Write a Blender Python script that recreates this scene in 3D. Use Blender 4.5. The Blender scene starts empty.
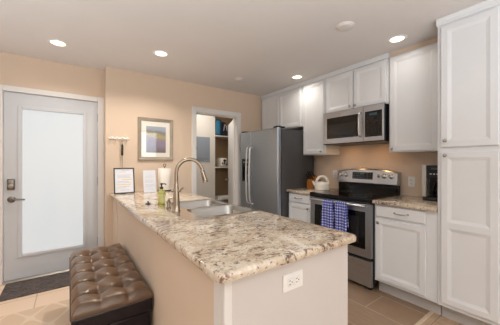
import bpy, bmesh, math, random
from mathutils import Vector, Matrix

random.seed(7)
SC = bpy.context.scene
COL = SC.collection

# ------------------------------------------------------------------ camera, world, daylight, exposure
YAW = math.radians(35.7)
cam = bpy.data.cameras.new('camera')
cam.sensor_width = 36.0
cam.lens = 252.0 / 500.0 * 36.0
cam.clip_start = 0.03
cam_o = bpy.data.objects.new('camera', cam)
cam_o.location = (0, 0, 1.28)
cam_o.rotation_euler = (math.pi / 2, 0, -YAW)
COL.objects.link(cam_o)
SC.camera = cam_o

SC.view_settings.view_transform = 'Standard'
SC.view_settings.look = 'None'
SC.view_settings.exposure = 0.5
SC.view_settings.gamma = 1.0
SC.view_settings.use_curve_mapping = False

W = bpy.data.worlds.new('world'); SC.world = W
W.use_nodes = True
bg = W.node_tree.nodes['Background']
bg.inputs[0].default_value = (0.80, 0.90, 1.0, 1)
bg.inputs[1].default_value = 1.0


def area(name, loc, direction, sx, sy, power, color, spread=180):
    l = bpy.data.lights.new(name, 'AREA')
    l.shape = 'RECTANGLE'; l.size = sx; l.size_y = sy
    l.energy = power; l.color = color; l.spread = math.radians(spread)
    o = bpy.data.objects.new(name, l)
    o.location = loc
    o.rotation_euler = Vector(direction).to_track_quat('-Z', 'Y').to_euler()
    COL.objects.link(o)
    return o


DAY = (0.86, 0.98, 1.10)
area('daylight_back_window', (2.1, -2.57, 1.75), (0, 1, 0), 1.0, 1.2, 10, DAY)
area('added_side_daylight', (-4.16, 2.7, 1.40), (1, 0, 0), 1.3, 1.5, 4, DAY)  # added out of view to light the entry and peninsula side
# added fill lights out of view, without fixtures, bounced off the ceiling
area('living_fill_light', (-0.4, -1.6, 0.50), (0, 0, 1), 1.2, 1.2, 112, (0.85, 0.98, 1.08), 155)
area('entry_fill_light', (-1.5, 1.3, 0.90), (0, 0, 1), 1.2, 1.2, 16, (0.83, 0.99, 1.14), 160)

# ------------------------------------------------------------------ materials
def lin(c):
    return tuple((v / 12.92 if v <= 0.04045 else ((v + 0.055) / 1.055) ** 2.4) for v in (x / 255.0 for x in c)) + (1,)


class NT:
    def __init__(s, name):
        s.m = bpy.data.materials.new(name); s.m.use_nodes = True
        s.t = s.m.node_tree; s.b = s.t.nodes['Principled BSDF']
        s.out = s.t.nodes['Material Output']

    def n(s, typ, **kw):
        x = s.t.nodes.new(typ)
        for k, v in kw.items():
            if k in x.inputs.keys() if isinstance(k, str) else False:
                x.inputs[k].default_value = v
            else:
                setattr(x, k, v)
        return x

    def l(s, a, b):
        s.t.links.new(a, b)

    def coord(s, scale=(1, 1, 1), rot=(0, 0, 0), loc=(0, 0, 0)):
        tc = s.n('ShaderNodeTexCoord'); mp = s.n('ShaderNodeMapping')
        mp.inputs['Scale'].default_value = scale
        mp.inputs['Rotation'].default_value = rot
        mp.inputs['Location'].default_value = loc
        s.l(tc.outputs['Object'], mp.inputs['Vector'])
        return mp.outputs['Vector']

    def noise(s, vec, scale, detail=4, rough=0.55, dist=0.0):
        x = s.n('ShaderNodeTexNoise')
        x.inputs['Scale'].default_value = scale; x.inputs['Detail'].default_value = detail
        x.inputs['Roughness'].default_value = rough; x.inputs['Distortion'].default_value = dist
        s.l(vec, x.inputs['Vector'])
        return x.outputs['Fac']

    def ramp(s, fac, stops, interp='LINEAR'):
        r = s.n('ShaderNodeValToRGB'); e = r.color_ramp.elements
        r.color_ramp.interpolation = interp
        while len(e) < len(stops): e.new(0.5)
        for i, (p, c) in enumerate(stops):
            e[i].position = p; e[i].color = c
        s.l(fac, r.inputs['Fac'])
        return r.outputs['Color']

    def mix(s, fac, a, b, mode='MIX'):
        x = s.n('ShaderNodeMix'); x.data_type = 'RGBA'; x.blend_type = mode
        if isinstance(fac, (int, float)): x.inputs[0].default_value = fac
        else: s.l(fac, x.inputs[0])
        for i, v in ((6, a), (7, b)):
            if isinstance(v, tuple): x.inputs[i].default_value = v
            else: s.l(v, x.inputs[i])
        return x.outputs[2]

    def math(s, op, a, b=None):
        x = s.n('ShaderNodeMath'); x.operation = op
        for i, v in ((0, a), (1, b)):
            if v is None: continue
            if isinstance(v, (int, float)): x.inputs[i].default_value = v
            else: s.l(v, x.inputs[i])
        return x.outputs[0]

    def bump(s, h, strength, dist=0.01):
        x = s.n('ShaderNodeBump'); x.inputs['Strength'].default_value = strength
        x.inputs['Distance'].default_value = dist
        s.l(h, x.inputs['Height']); s.l(x.outputs['Normal'], s.b.inputs['Normal'])

    def col(s, c):
        if isinstance(c, tuple): s.b.inputs['Base Color'].default_value = c
        else: s.l(c, s.b.inputs['Base Color'])

    def set(s, **kw):
        for k, v in kw.items():
            k = k.replace('_', ' ')
            if isinstance(v, (int, float, tuple)): s.b.inputs[k].default_value = v
            else: s.l(v, s.b.inputs[k])
        return s


def paint(name, rgb, rough=0.5, var=0.03, nscale=3.0, bump=0.0, bscale=120.0, metal=0.0, **kw):
    t = NT(name); v = t.coord(); c = lin(rgb)
    d = tuple(x * (1 - var) for x in c[:3]) + (1,); u = tuple(min(1, x * (1 + var)) for x in c[:3]) + (1,)
    t.col(t.ramp(t.noise(v, nscale), [(0.3, d), (0.7, u)]))
    t.set(Roughness=rough, Metallic=metal, **kw)
    if bump: t.bump(t.noise(v, bscale, 3), bump, 0.004)
    return t.m


M = {}
M['wall'] = paint('tan_wall_paint', (220, 198, 176), 0.75, 0.02, 2, 0.10, 160)
M['ceiling'] = paint('ceiling_texture', (226, 219, 214), 0.9, 0.015, 2, 0.25, 90)
M['closet'] = paint('closet_paint', (212, 206, 198), 0.8, 0.02, 2)
M['trim'] = paint('white_trim_paint', (228, 224, 220), 0.4, 0.01)
M['door'] = paint('door_paint', (204, 206, 210), 0.45, 0.01)
M['cab'] = paint('cabinet_paint', (228, 229, 231), 0.38, 0.012, 4)
M['panel'] = paint('peninsula_panel_paint', (208, 202, 198), 0.5, 0.012, 4)
M['toe'] = paint('toe_kick_paint', (196, 192, 190), 0.5, 0.02)
M['white_plastic'] = paint('white_plastic', (236, 234, 230), 0.35, 0.01)
M['black_plastic'] = paint('black_plastic', (20, 20, 21), 0.32, 0.1)
M['black_matte'] = paint('black_matte', (16, 15, 15), 0.6, 0.1)
M['grey_side'] = paint('dark_grey_side', (74, 74, 76), 0.5, 0.05, 8, 0.1, 300)
M['chrome'] = paint('polished_nickel', (190, 188, 184), 0.16, 0.02, 5, metal=1.0)
M['bronze_nickel'] = paint('brushed_nickel_warm', (170, 158, 142), 0.26, 0.04, 20, metal=1.0)
M['black_glass'] = paint('black_glass', (8, 8, 9), 0.05, 0.1)
M['oven_glass'] = paint('oven_window_glass', (38, 36, 36), 0.06, 0.1)
M['rubber'] = paint('dark_rubber', (30, 29, 28), 0.8, 0.1)
M['paper'] = paint('white_paper', (228, 229, 236), 0.7, 0.01, 8)
M['ink'] = paint('grey_print', (196, 196, 202), 0.8, 0.02)
M['ink_yellow'] = paint('yellow_print', (226, 208, 140), 0.8, 0.02)
M['towel_paper'] = paint('paper_towel', (238, 232, 224), 0.9, 0.015, 30, 0.35, 160)
M['frame_silver'] = paint('weathered_silver_wood', (158, 146, 130), 0.45, 0.12, 14)
M['mat_board'] = paint('mat_board', (240, 234, 224), 0.8, 0.01)
M['black_frame'] = paint('black_frame_paint', (30, 29, 32), 0.35, 0.1)
M['kettle'] = paint('white_enamel', (232, 226, 216), 0.25, 0.01)
M['knife_wood'] = paint('orange_wood', (176, 108, 44), 0.45, 0.15, 12)
M['blue_bin'] = paint('blue_fabric', (52, 116, 150), 0.75, 0.1, 20, 0.2, 200)
M['navy'] = paint('navy_fabric', (24, 32, 48), 0.8, 0.1, 20)
M['breaker'] = paint('grey_enamel', (134, 142, 152), 0.45, 0.04)
M['silver_plastic'] = paint('silver_plastic', (204, 203, 201), 0.35, 0.02, metal=0.4)
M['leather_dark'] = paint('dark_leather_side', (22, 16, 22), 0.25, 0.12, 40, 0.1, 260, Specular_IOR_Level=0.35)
M['piping'] = paint('leather_piping', (78, 62, 54), 0.4, 0.08, 40)
M['tuft'] = paint('leather_button', (40, 28, 22), 0.4, 0.1, 40)
M['light_silver'] = paint('light_silver_plastic', (206, 200, 192), 0.3, 0.02)
M['strip'] = paint('transition_wood', (206, 184, 158), 0.5, 0.06, 12)
M['closet_shelf'] = paint('shelf_paint', (224, 220, 214), 0.5, 0.01)
M['closet_dark'] = paint('closet_back_paint', (170, 146, 116), 0.8, 0.03)
M['detector'] = paint('detector_plastic', (222, 214, 208), 0.6, 0.01)
M['door_metal'] = paint('satin_door_metal', (122, 118, 114), 0.25, 0.03, 12, metal=1.0)
M['hinge'] = paint('satin_hinge', (170, 164, 156), 0.35, 0.02, metal=0.9)


def m_emit(name, rgb, strength):
    t = NT(name)
    t.col(lin(rgb)); t.set(Roughness=0.4, Emission_Color=lin(rgb), Emission_Strength=strength)
    return t.m


M['lens'] = m_emit('lit_lens', (255, 236, 206), 2.5)
M['display'] = m_emit('green_display', (50, 74, 80), 0.08)


def m_frost():
    t = NT('frosted_daylight_glass')
    f = t.noise(t.coord((1, 1, 0.5)), 2.5, 2)
    c = t.ramp(f, [(0.3, (0.92, 0.95, 0.97, 1)), (0.7, (1, 1, 1, 1))])
    t.col(lin((120, 124, 124))); t.set(Roughness=0.35, Emission_Color=c, Emission_Strength=0.42)
    return t.m


M['frost'] = m_frost()


def m_steel(name, rgb, axis, rough=0.3):
    t = NT(name)
    sc = {'x': (2, 220, 220), 'y': (220, 2, 220), 'z': (220, 220, 2)}[axis]
    f = t.noise(t.coord(sc), 3.0, 3)
    c = lin(rgb)
    t.col(t.ramp(f, [(0.3, tuple(x * 0.92 for x in c[:3]) + (1,)), (0.7, tuple(min(1, x * 1.06) for x in c[:3]) + (1,))]))
    r = t.ramp(f, [(0.2, (rough * 0.85,) * 3 + (1,)), (0.8, (rough * 1.15,) * 3 + (1,))])
    t.set(Metallic=1.0, Roughness=r)
    t.bump(f, 0.02, 0.002)
    return t.m


M['steel'] = m_steel('brushed_stainless', (190, 194, 200), 'y', 0.3)
M['steel_dark'] = m_steel('brushed_stainless_fridge', (172, 180, 189), 'y', 0.38)
M['steel_sink'] = m_steel('sink_stainless', (168, 164, 158), 'y', 0.30)

M['steel_deck'] = m_steel('stainless_wall_reflection_tint', (216, 206, 192), 'y', 0.22)  # steel tinted beige, the tan walls' reflection put into its colour


def m_granite():
    t = NT('speckled_granite')
    v = t.coord()
    warp = t.noise(v, 3.2, 3)
    big = t.noise(v, 5.5, 6, 0.62, 1.4)
    base = t.ramp(big, [(0.30, lin((226, 216, 200))), (0.5, lin((208, 190, 167))), (0.72, lin((178, 154, 129)))])
    med = t.noise(t.coord((1, 1.5, 1)), 26, 7, 0.72, 0.8)
    gate = t.ramp(t.noise(v, 4.2, 4, 0.6, 0.9), [(0.42, (0, 0, 0, 1)), (0.54, (1, 1, 1, 1))])
    blot = t.ramp(med, [(0.50, (0, 0, 0, 1)), (0.57, (0.9, 0.9, 0.9, 1))])
    k = t.mix(1.0, gate, blot, 'MULTIPLY')
    c = t.mix(k, base, lin((98, 68, 54)))
    white = t.ramp(t.noise(v, 34, 5, 0.6), [(0.56, (0, 0, 0, 1)), (0.66, (0.6, 0.6, 0.6, 1))])
    c = t.mix(white, c, lin((240, 232, 220)))
    dark = t.ramp(t.noise(v, 62, 4, 0.6, 0.4), [(0.59, (0, 0, 0, 1)), (0.66, (0.85, 0.85, 0.85, 1))])
    c = t.mix(dark, c, lin((92, 66, 56)))
    vor = t.n('ShaderNodeTexVoronoi'); vor.inputs['Scale'].default_value = 120
    t.l(v, vor.inputs['Vector'])
    sp = t.ramp(vor.outputs['Distance'], [(0.10, (0.5, 0.5, 0.5, 1)), (0.2, (0, 0, 0, 1))])
    c = t.mix(sp, c, lin((130, 112, 98)))
    t.col(c)
    t.set(Roughness=0.055, Specular_IOR_Level=0.55)
    return t.m


M['granite'] = m_granite()


def m_tiles(name, c1, c2, grout, w, h, offset, rot, shift, mortar=0.004, rough=0.4, grain=None):
    t = NT(name)
    v = t.coord(loc=shift, rot=(0, 0, rot))
    b = t.n('ShaderNodeTexBrick'); b.offset = offset; b.offset_frequency = 2; b.squash = 1.0
    b.inputs['Scale'].default_value = 1.0
    b.inputs['Mortar Size'].default_value = mortar
    b.inputs['Mortar Smooth'].default_value = 0.1
    b.inputs['Brick Width'].default_value = w; b.inputs['Row Height'].default_value = h
    b.inputs['Color1'].default_value = lin(c1); b.inputs['Color2'].default_value = lin(c2)
    b.inputs['Mortar'].default_value = lin(grout)
    b.inputs['Bias'].default_value = 0.0
    t.l(v, b.inputs['Vector'])
    c = b.outputs['Color']
    if grain:
        g = t.noise(t.coord(grain, rot=(0, 0, 0)), 3.0, 5, 0.6, 0.5)
        c = t.mix(0.55, c, t.ramp(g, [(0.3, (0.55, 0.53, 0.5, 1)), (0.7, (1.0, 1.0, 1.0, 1))]), 'MULTIPLY')
    t.col(c); t.set(Roughness=rough)
    t.bump(t.math('SUBTRACT', 1.0, b.outputs['Fac']), 0.25, 0.002)
    return t.m


M['kitchen_tile'] = m_tiles('wood_look_tile', (168, 139, 113), (154, 126, 102), (196, 176, 154), 0.61, 0.305, 0.36,
                            math.pi / 2, (0, 0, 0), 0.0035, 0.38, (30, 2.5, 2))
M['entry_tile'] = m_tiles('beige_entry_tile', (238, 210, 184), (234, 205, 178), (196, 166, 140), 0.46, 0.46, 0.0, 0,
                          (0.25, 0.06, 0), 0.005, 0.35)
M['living_wood'] = m_tiles('living_room_planks', (206, 176, 148), (194, 163, 134), (128, 100, 78), 1.2, 0.13, 0.4, 0,
                           (0, 0, 0), 0.002, 0.4, (2.5, 30, 2))


def m_mat():
    t = NT('dark_woven_mat'); v = t.coord()
    n = t.noise(v, 60, 4, 0.7)
    n2 = t.noise(t.coord((1, 4, 1)), 14, 3)
    t.col(t.ramp(t.mix(0.5, n, n2), [(0.36, lin((44, 38, 37))), (0.62, lin((112, 101, 96)))]))
    t.set(Roughness=0.95); t.bump(n, 0.8, 0.004)
    return t.m


def m_rug():
    t = NT('trellis_rug'); v = t.coord()
    sx = t.n('ShaderNodeSeparateXYZ'); t.l(v, sx.inputs[0])
    # ogee lattice: |cos(kx) + cos(ky)| close to zero, made wavier by a second harmonic
    k = 2 * math.pi / 0.27; k2 = 2 * math.pi / 0.40
    a = t.math('COSINE', t.math('MULTIPLY', sx.outputs[0], k))
    b = t.math('COSINE', t.math('MULTIPLY', sx.outputs[1], k2))
    s = t.math('ABSOLUTE', t.math('ADD', a, b))
    line = t.ramp(s, [(0.10, (0.8, 0.8, 0.8, 1)), (0.34, (0, 0, 0, 1))])
    n = t.noise(v, 170, 3, 0.7)
    c = t.mix(line, lin((222, 194, 166)), lin((238, 216, 192)))
    c = t.mix(0.35, c, t.ramp(n, [(0.3, (0.6, 0.6, 0.6, 1)), (0.7, (1, 1, 1, 1))]), 'MULTIPLY')
    t.col(c); t.set(Roughness=0.95); t.bump(n, 0.6, 0.003)
    return t.m


M['mat'] = m_mat(); M['rug'] = m_rug()


def m_leather():
    t = NT('tufted_brown_leather'); v = t.coord()
    n = t.noise(v, 9, 4, 0.6)
    t.col(t.ramp(n, [(0.3, lin((64, 47, 35))), (0.7, lin((92, 70, 53)))]))
    vor = t.n('ShaderNodeTexVoronoi'); vor.inputs['Scale'].default_value = 260
    t.l(v, vor.inputs['Vector'])
    t.set(Roughness=0.40, Specular_IOR_Level=0.6, Coat_Weight=0.8, Coat_Roughness=0.32, Coat_IOR=1.6, Coat_Tint=(1.0, 0.80, 0.60, 1), Specular_Tint=(1.0, 0.84, 0.68, 1))
    t.bump(vor.outputs['Distance'], 0.12, 0.002)
    return t.m


M['leather'] = m_leather()


def m_check():
    t = NT('blue_checked_cotton'); v = t.coord()
    sx = t.n('ShaderNodeSeparateXYZ'); t.l(v, sx.inputs[0])
    def stripe(o, per, frac):
        f = t.math('FRACT', t.math('MULTIPLY', o, 1.0 / per))
        return t.math('LESS_THAN', f, frac)
    a = stripe(sx.outputs[1], 0.026, 0.36); b = stripe(sx.outputs[2], 0.030, 0.36)
    s = t.math('ADD', a, b)
    c = t.ramp(t.math('MULTIPLY', s, 0.5), [(0.0, lin((50, 60, 150))), (0.4, lin((122, 132, 196))), (0.9, lin((232, 232, 240)))], 'CONSTANT')
    t.col(c); t.set(Roughness=0.9); t.bump(t.noise(v, 300, 2), 0.4, 0.002)
    return t.m


M['check'] = m_check()


def m_print():
    """a generic landscape print: pale sky, a yellow field, a lilac meadow"""
    t = NT('landscape_print'); v = t.coord()
    sx = t.n('ShaderNodeSeparateXYZ'); t.l(v, sx.inputs[0])
    n = t.noise(v, 26, 6, 0.75)
    z = t.math('ADD', sx.outputs[2], t.math('MULTIPLY', t.math('SUBTRACT', n, 0.5), 0.09))
    z = t.math('ADD', z, t.math('MULTIPLY', sx.outputs[0], 0.16))
    zz = t.math('MULTIPLY', z, 1.0 / 0.36)
    c = t.ramp(zz, [(0.0, lin((112, 104, 106))), (0.30, lin((146, 134, 156))), (0.50, lin((154, 142, 160))), (0.58, lin((188, 172, 120))),
                    (0.68, lin((180, 168, 124))), (0.76, lin((142, 144, 146))), (0.86, lin((164, 172, 186))), (1.0, lin((176, 184, 198)))])
    s = t.ramp(t.noise(v, 90, 4, 0.7), [(0.35, (0.62, 0.62, 0.62, 1)), (0.65, (1, 1, 1, 1))])
    t.col(t.mix(0.6, c, s, 'MULTIPLY')); t.set(Roughness=0.6, Coat_Weight=0.0)
    return t.m


M['print'] = m_print()


def m_glass(name, rough=0.0, tint=(1, 1, 1, 1)):
    """thin clear glazing: mostly see-through, mirror-like reflection by the angle"""
    t = NT(name)
    tr = t.n('ShaderNodeBsdfTransparent'); tr.inputs[0].default_value = tint
    gl = t.n('ShaderNodeBsdfGlossy'); gl.inputs['Roughness'].default_value = rough
    fr = t.n('ShaderNodeFresnel'); ge = t.n('ShaderNodeNewGeometry')
    t.l(t.math('ADD', t.math('MULTIPLY', ge.outputs['Backfacing'], 1 / 1.5 - 1.5), 1.5), fr.inputs['IOR'])
    mx = t.n('ShaderNodeMixShader')
    t.l(fr.outputs[0], mx.inputs[0]); t.l(tr.outputs[0], mx.inputs[1]); t.l(gl.outputs[0], mx.inputs[2])
    t.l(mx.outputs[0], t.out.inputs['Surface'])
    return t.m


M['glass'] = m_glass('clear_glazing')
M['carafe'] = m_glass('smoky_glass', 0.02, (0.35, 0.32, 0.3, 1))


def m_soap():
    t = NT('green_soap'); t.col(lin((196, 190, 96)))
    t.set(Roughness=0.12, Coat_Weight=0.5, Subsurface_Weight=0.2, Subsurface_Radius=(0.02, 0.02, 0.01))
    return t.m


M['soap'] = m_soap()
M['soap_label'] = paint('soap_label', (210, 208, 140), 0.5, 0.03, 20)

# ------------------------------------------------------------------ mesh helpers (world coordinates)
def BM():
    return bmesh.new()


def box(bm, x0, x1, y0, y1, z0, z1, bev=0.0, seg=2):
    r = bmesh.ops.create_cube(bm, size=1.0)
    vs = r['verts']
    for v in vs:
        v.co = Vector(((x0 + x1) / 2 + v.co.x * (x1 - x0), (y0 + y1) / 2 + v.co.y * (y1 - y0), (z0 + z1) / 2 + v.co.z * (z1 - z0)))
    if bev > 0:
        es = list({e for v in vs for e in v.link_edges})
        bmesh.ops.bevel(bm, geom=es, offset=bev, segments=seg, profile=0.6, affect='EDGES')
    return bm


def obox(bm, c, sx, sy, sz, rot, bev=0.0, seg=2):
    """box of full sizes about its centre, turned by a rotation matrix"""
    r = bmesh.ops.create_cube(bm, size=1.0)
    vs = r['verts']
    if bev > 0:
        for v in vs: v.co = Vector((v.co.x * sx, v.co.y * sy, v.co.z * sz))
        es = list({e for v in vs for e in v.link_edges})
        rr = bmesh.ops.bevel(bm, geom=es, offset=bev, segments=seg, profile=0.6, affect='EDGES')
        vs = list({v for f in rr['faces'] for v in f.verts} | set(v for v in vs if v.is_valid))
    else:
        for v in vs: v.co = Vector((v.co.x * sx, v.co.y * sy, v.co.z * sz))
    for v in vs: v.co = Vector(c) + rot @ v.co
    return bm


def lathe(bm, prof, c, axis='z', n=24, cap=True):
    """turned profile [(radius, along)] about an axis through c"""
    ax = {'x': (Vector((0, 1, 0)), Vector((0, 0, 1)), Vector((1, 0, 0))),
          'y': (Vector((0, 0, 1)), Vector((1, 0, 0)), Vector((0, 1, 0))),
          'z': (Vector((1, 0, 0)), Vector((0, 1, 0)), Vector((0, 0, 1)))}[axis] if isinstance(axis, str) else axis
    c = Vector(c); rings = []
    for r, h in prof:
        rings.append([bm.verts.new(c + ax[2] * h + (ax[0] * math.cos(2 * math.pi * i / n) + ax[1] * math.sin(2 * math.pi * i / n)) * max(r, 1e-5)) for i in range(n)])
    for a, b in zip(rings, rings[1:]):
        for i in range(n):
            bm.faces.new((a[i], a[(i + 1) % n], b[(i + 1) % n], b[i]))
    if cap:
        bm.faces.new(list(reversed(rings[0]))); bm.faces.new(rings[-1])
    return bm


def axes_for(d):
    d = Vector(d).normalized()
    u = d.orthogonal().normalized(); w = d.cross(u)
    return (u, w, d)


def tube(bm, pts, rad, n=12, cap=True):
    pts = [Vector(p) for p in pts]
    rs = rad if isinstance(rad, (list, tuple)) else [rad] * len(pts)
    t0 = (pts[1] - pts[0]).normalized(); u = t0.orthogonal().normalized()
    rings = []
    for i, p in enumerate(pts):
        a = pts[max(i - 1, 0)]; b = pts[min(i + 1, len(pts) - 1)]
        t = (b - a).normalized()
        u = (u - t * u.dot(t)).normalized(); w = t.cross(u)
        rings.append([bm.verts.new(p + (u * math.cos(2 * math.pi * k / n) + w * math.sin(2 * math.pi * k / n)) * rs[i]) for k in range(n)])
    for a, b in zip(rings, rings[1:]):
        for k in range(n):
            bm.faces.new((a[k], a[(k + 1) % n], b[(k + 1) % n], b[k]))
    if cap:
        bm.faces.new(list(reversed(rings[0]))); bm.faces.new(rings[-1])
    return bm


def smooth_path(pts, k=6):
    """Catmull-Rom through the points"""
    P = [Vector(p) for p in pts]; out = []
    for i in range(len(P) - 1):
        p0 = P[max(i - 1, 0)]; p1 = P[i]; p2 = P[i + 1]; p3 = P[min(i + 2, len(P) - 1)]
        for j in range(k):
            t = j / k
            out.append(0.5 * ((2 * p1) + (p2 - p0) * t + (2 * p0 - 5 * p1 + 4 * p2 - p3) * t * t + (3 * p1 - p0 - 3 * p2 + p3) * t ** 3))
    out.append(P[-1])
    return out


def quad(bm, *ps):
    return bm.faces.new([bm.verts.new(p) for p in ps])


def prism(bm, poly, axis, a0, a1):
    """extrude a 2-D outline along an axis: x -> (y,z), y -> (x,z), z -> (x,y)"""
    def P(p, a):
        return {'x': (a, p[0], p[1]), 'y': (p[0], a, p[1]), 'z': (p[0], p[1], a)}[axis]
    A = [bm.verts.new(P(p, a0)) for p in poly]; B = [bm.verts.new(P(p, a1)) for p in poly]
    n = len(poly)
    for i in range(n): bm.faces.new((A[i], A[(i + 1) % n], B[(i + 1) % n], B[i]))
    bm.faces.new(list(reversed(A))); bm.faces.new(B)
    return bm


def obj(name, bm, mat, parent=None, smooth=False, angle=40, flat_top=False):
    org = Vector((0, 0, 0)); p = parent
    while p is not None:
        org += Vector(p.location); p = p.parent
    bmesh.ops.recalc_face_normals(bm, faces=bm.faces[:])
    if org.length: bmesh.ops.translate(bm, verts=bm.verts[:], vec=-org)
    me = bpy.data.meshes.new(name); bm.to_mesh(me); bm.free()
    me.materials.append(M[mat] if isinstance(mat, str) else mat)
    if smooth:
        for f in me.polygons: f.use_smooth = not (flat_top and abs(f.normal.z) > 0.995)
        me.set_sharp_from_angle(angle=math.radians(angle))
    o = bpy.data.objects.new(name, me); COL.objects.link(o)
    if parent: o.parent = parent
    return o


def at_base(o):
    """give a one-mesh thing its origin at the middle of its base"""
    vs = [v.co for v in o.data.vertices]
    c = Vector(((min(v.x for v in vs) + max(v.x for v in vs)) / 2, (min(v.y for v in vs) + max(v.y for v in vs)) / 2, min(v.z for v in vs)))
    o.data.transform(Matrix.Translation(-c)); o.location = c
    return o


def tag(o, label, cat, group=None):
    o['label'] = label; o['category'] = cat
    if group: o['group'] = group
    return o


def thing(name, label, cat, loc, group=None):
    o = bpy.data.objects.new(name, None); o.empty_display_size = 0.1
    o.location = loc; COL.objects.link(o)
    return tag(o, label, cat, group)


def struct(name, bm, mat, parent=None, smooth=False):
    o = obj(name, bm, mat, parent, smooth)
    if not parent: o['kind'] = 'structure'
    return o


def dup(root, loc, label, group=None):
    r = root.copy(); COL.objects.link(r); r.location = loc; r['label'] = label
    if group: r['group'] = group
    for ch in list(root.children):
        c = ch.copy(); COL.objects.link(c); c.parent = r
        for g in list(ch.children):
            d = g.copy(); COL.objects.link(d); d.parent = c
    return r


H = 2.44          # ceiling
XR = 3.05         # kitchen side wall
YP = 3.48         # wall with the picture
YD = 3.67         # wall with the entry door
XL, YB = -4.2, -2.6

# ------------------------------------------------------------------ room shell
b = BM(); box(b, 0.44, XR + 0.12, 0.845, 5.1, -0.10, 0.0); struct('floor_kitchen', b, 'kitchen_tile')
b = BM(); box(b, XL - 0.12, 0.44, 0.845, 3.82, -0.10, 0.0); struct('floor_entry', b, 'entry_tile')
b = BM(); box(b, XL - 0.12, XR + 0.12, YB - 0.12, 0.845, -0.10, 0.0); struct('floor_living', b, 'living_wood')
b = BM(); box(b, XL - 0.12, XR + 0.12, YB - 0.12, 5.1, H, H + 0.1); struct('ceiling', b, 'ceiling')

DX0, DX1, DZ = -0.575, 0.305, 2.05        # entry door opening
b = BM()
box(b, XL - 0.12, DX0, YD, YD + 0.15, 0, H); box(b, DX1, 0.36, YD, YD + 0.15, 0, H); box(b, DX0, DX1, YD, YD + 0.15, DZ, H)
struct('wall_entry', b, 'wall')

CX0, CX1, CZ = 1.515, 2.245, 2.03         # closet opening
b = BM()
box(b, 0.36, CX0, YP, YP + 0.12, 0, H); box(b, CX1, XR, YP, YP + 0.12, 0, H); box(b, CX0, CX1, YP, YP + 0.12, CZ, H)
box(b, 0.36, 0.48, YP + 0.12, YD + 0.15, 0, H)
struct('wall_picture', b, 'wall')
b = BM(); box(b, XR, XR + 0.12, YB - 0.12, 5.1, 0, H); struct('wall_right', b, 'wall')
# side wall and back wall of the living end, with the back window and the added side window
b = BM()
box(b, XL - 0.12, XL, YB - 0.12, 2.0, 0, H); box(b, XL - 0.12, XL, 3.4, YD + 0.15, 0, H)
box(b, XL - 0.12, XL, 2.0, 3.4, 0, 0.6); box(b, XL - 0.12, XL, 2.0, 3.4, 2.2, H)
struct('wall_left', b, 'wall')
b = BM()
box(b, XL - 0.12, 1.55, YB - 0.12, YB, 0, H); box(b, 2.65, XR + 0.12, YB - 0.12, YB, 0, H)
box(b, 1.55, 2.65, YB - 0.12, YB, 0, 0.45); box(b, 1.55, 2.65, YB - 0.12, YB, 2.40, H)
struct('wall_back', b, 'wall')


def window(name, plane, a0, a1, z0, z1, axis):
    bb = BM()
    def bx(u0, u1, w0, w1, d0, d1):
        if axis == 'y': box(bb, u0, u1, plane + d0, plane + d1, w0, w1, 0.004)
        else: box(bb, plane + d0, plane + d1, u0, u1, w0, w1, 0.004)
    for u in (a0, a1 - 0.06): bx(u, u + 0.06, z0, z1, -0.09, -0.02)
    bx(a0 + 0.06, a1 - 0.06, z0, z0 + 0.06, -0.09, -0.02); bx(a0 + 0.06, a1 - 0.06, z1 - 0.06, z1, -0.09, -0.02)
    m = (a0 + a1) / 2; bx(m - 0.03, m + 0.03, z0 + 0.06, z1 - 0.06, -0.08, -0.03)
    zm = z0 + (z1 - z0) * 0.62
    bx(a0 + 0.06, m - 0.03, zm - 0.04, zm + 0.04, -0.08, -0.03); bx(m + 0.03, a1 - 0.06, zm - 0.04, zm + 0.04, -0.08, -0.03)
    w = struct(name, bb, 'trim')
    g = BM()
    if axis == 'y': box(g, a0 + 0.05, a1 - 0.05, plane - 0.058, plane - 0.052, z0 + 0.05, z1 - 0.05)
    else: box(g, plane - 0.058, plane - 0.052, a0 + 0.05, a1 - 0.05, z0 + 0.05, z1 - 0.05)
    obj('pane', g, 'glass', w)


window('window_1', YB, 1.55, 2.65, 0.45, 2.40, 'y')
window('added_side_window', XL, 2.0, 3.4, 0.6, 2.2, 'x')  # unseen window, added to go with the side fill light

# closet / utility room behind the opening
KB = 4.4
kx = 2.322
b = BM()
box(b, 0.9, kx, KB, KB + 0.1, 0, H)
box(b, 0.9, 1.0, YP + 0.12, KB, 0, H)
struct('wall_utility', b, 'closet')
b = BM(); box(b, kx, XR, 4.75, 4.85, 0, H); box(b, kx - 0.1, kx, KB + 0.1, 4.85, 0, H)
struct('wall_alcove', b, 'closet_dark')

# casing of the opening, jamb and door stop
b = BM()
cw = 0.068
for x in (CX0 - cw + 0.005, CX1 - 0.005):
    box(b, x, x + cw, YP - 0.018, YP, 0, CZ + cw, 0.004)
box(b, CX0 + 0.005, CX1 - 0.005, YP - 0.018, YP, CZ - 0.005, CZ + cw, 0.004)
for x in (CX0, CX1 - 0.014): box(b, x, x + 0.014, YP, YP + 0.12, 0, CZ)
box(b, CX0 + 0.014, CX1 - 0.014, YP, YP + 0.12, CZ - 0.014, CZ)
box(b, CX1 - 0.026, CX1 - 0.014, YP + 0.05, YP + 0.085, 0, CZ - 0.014, 0.002)
struct('trim_1', b, 'trim')

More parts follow.
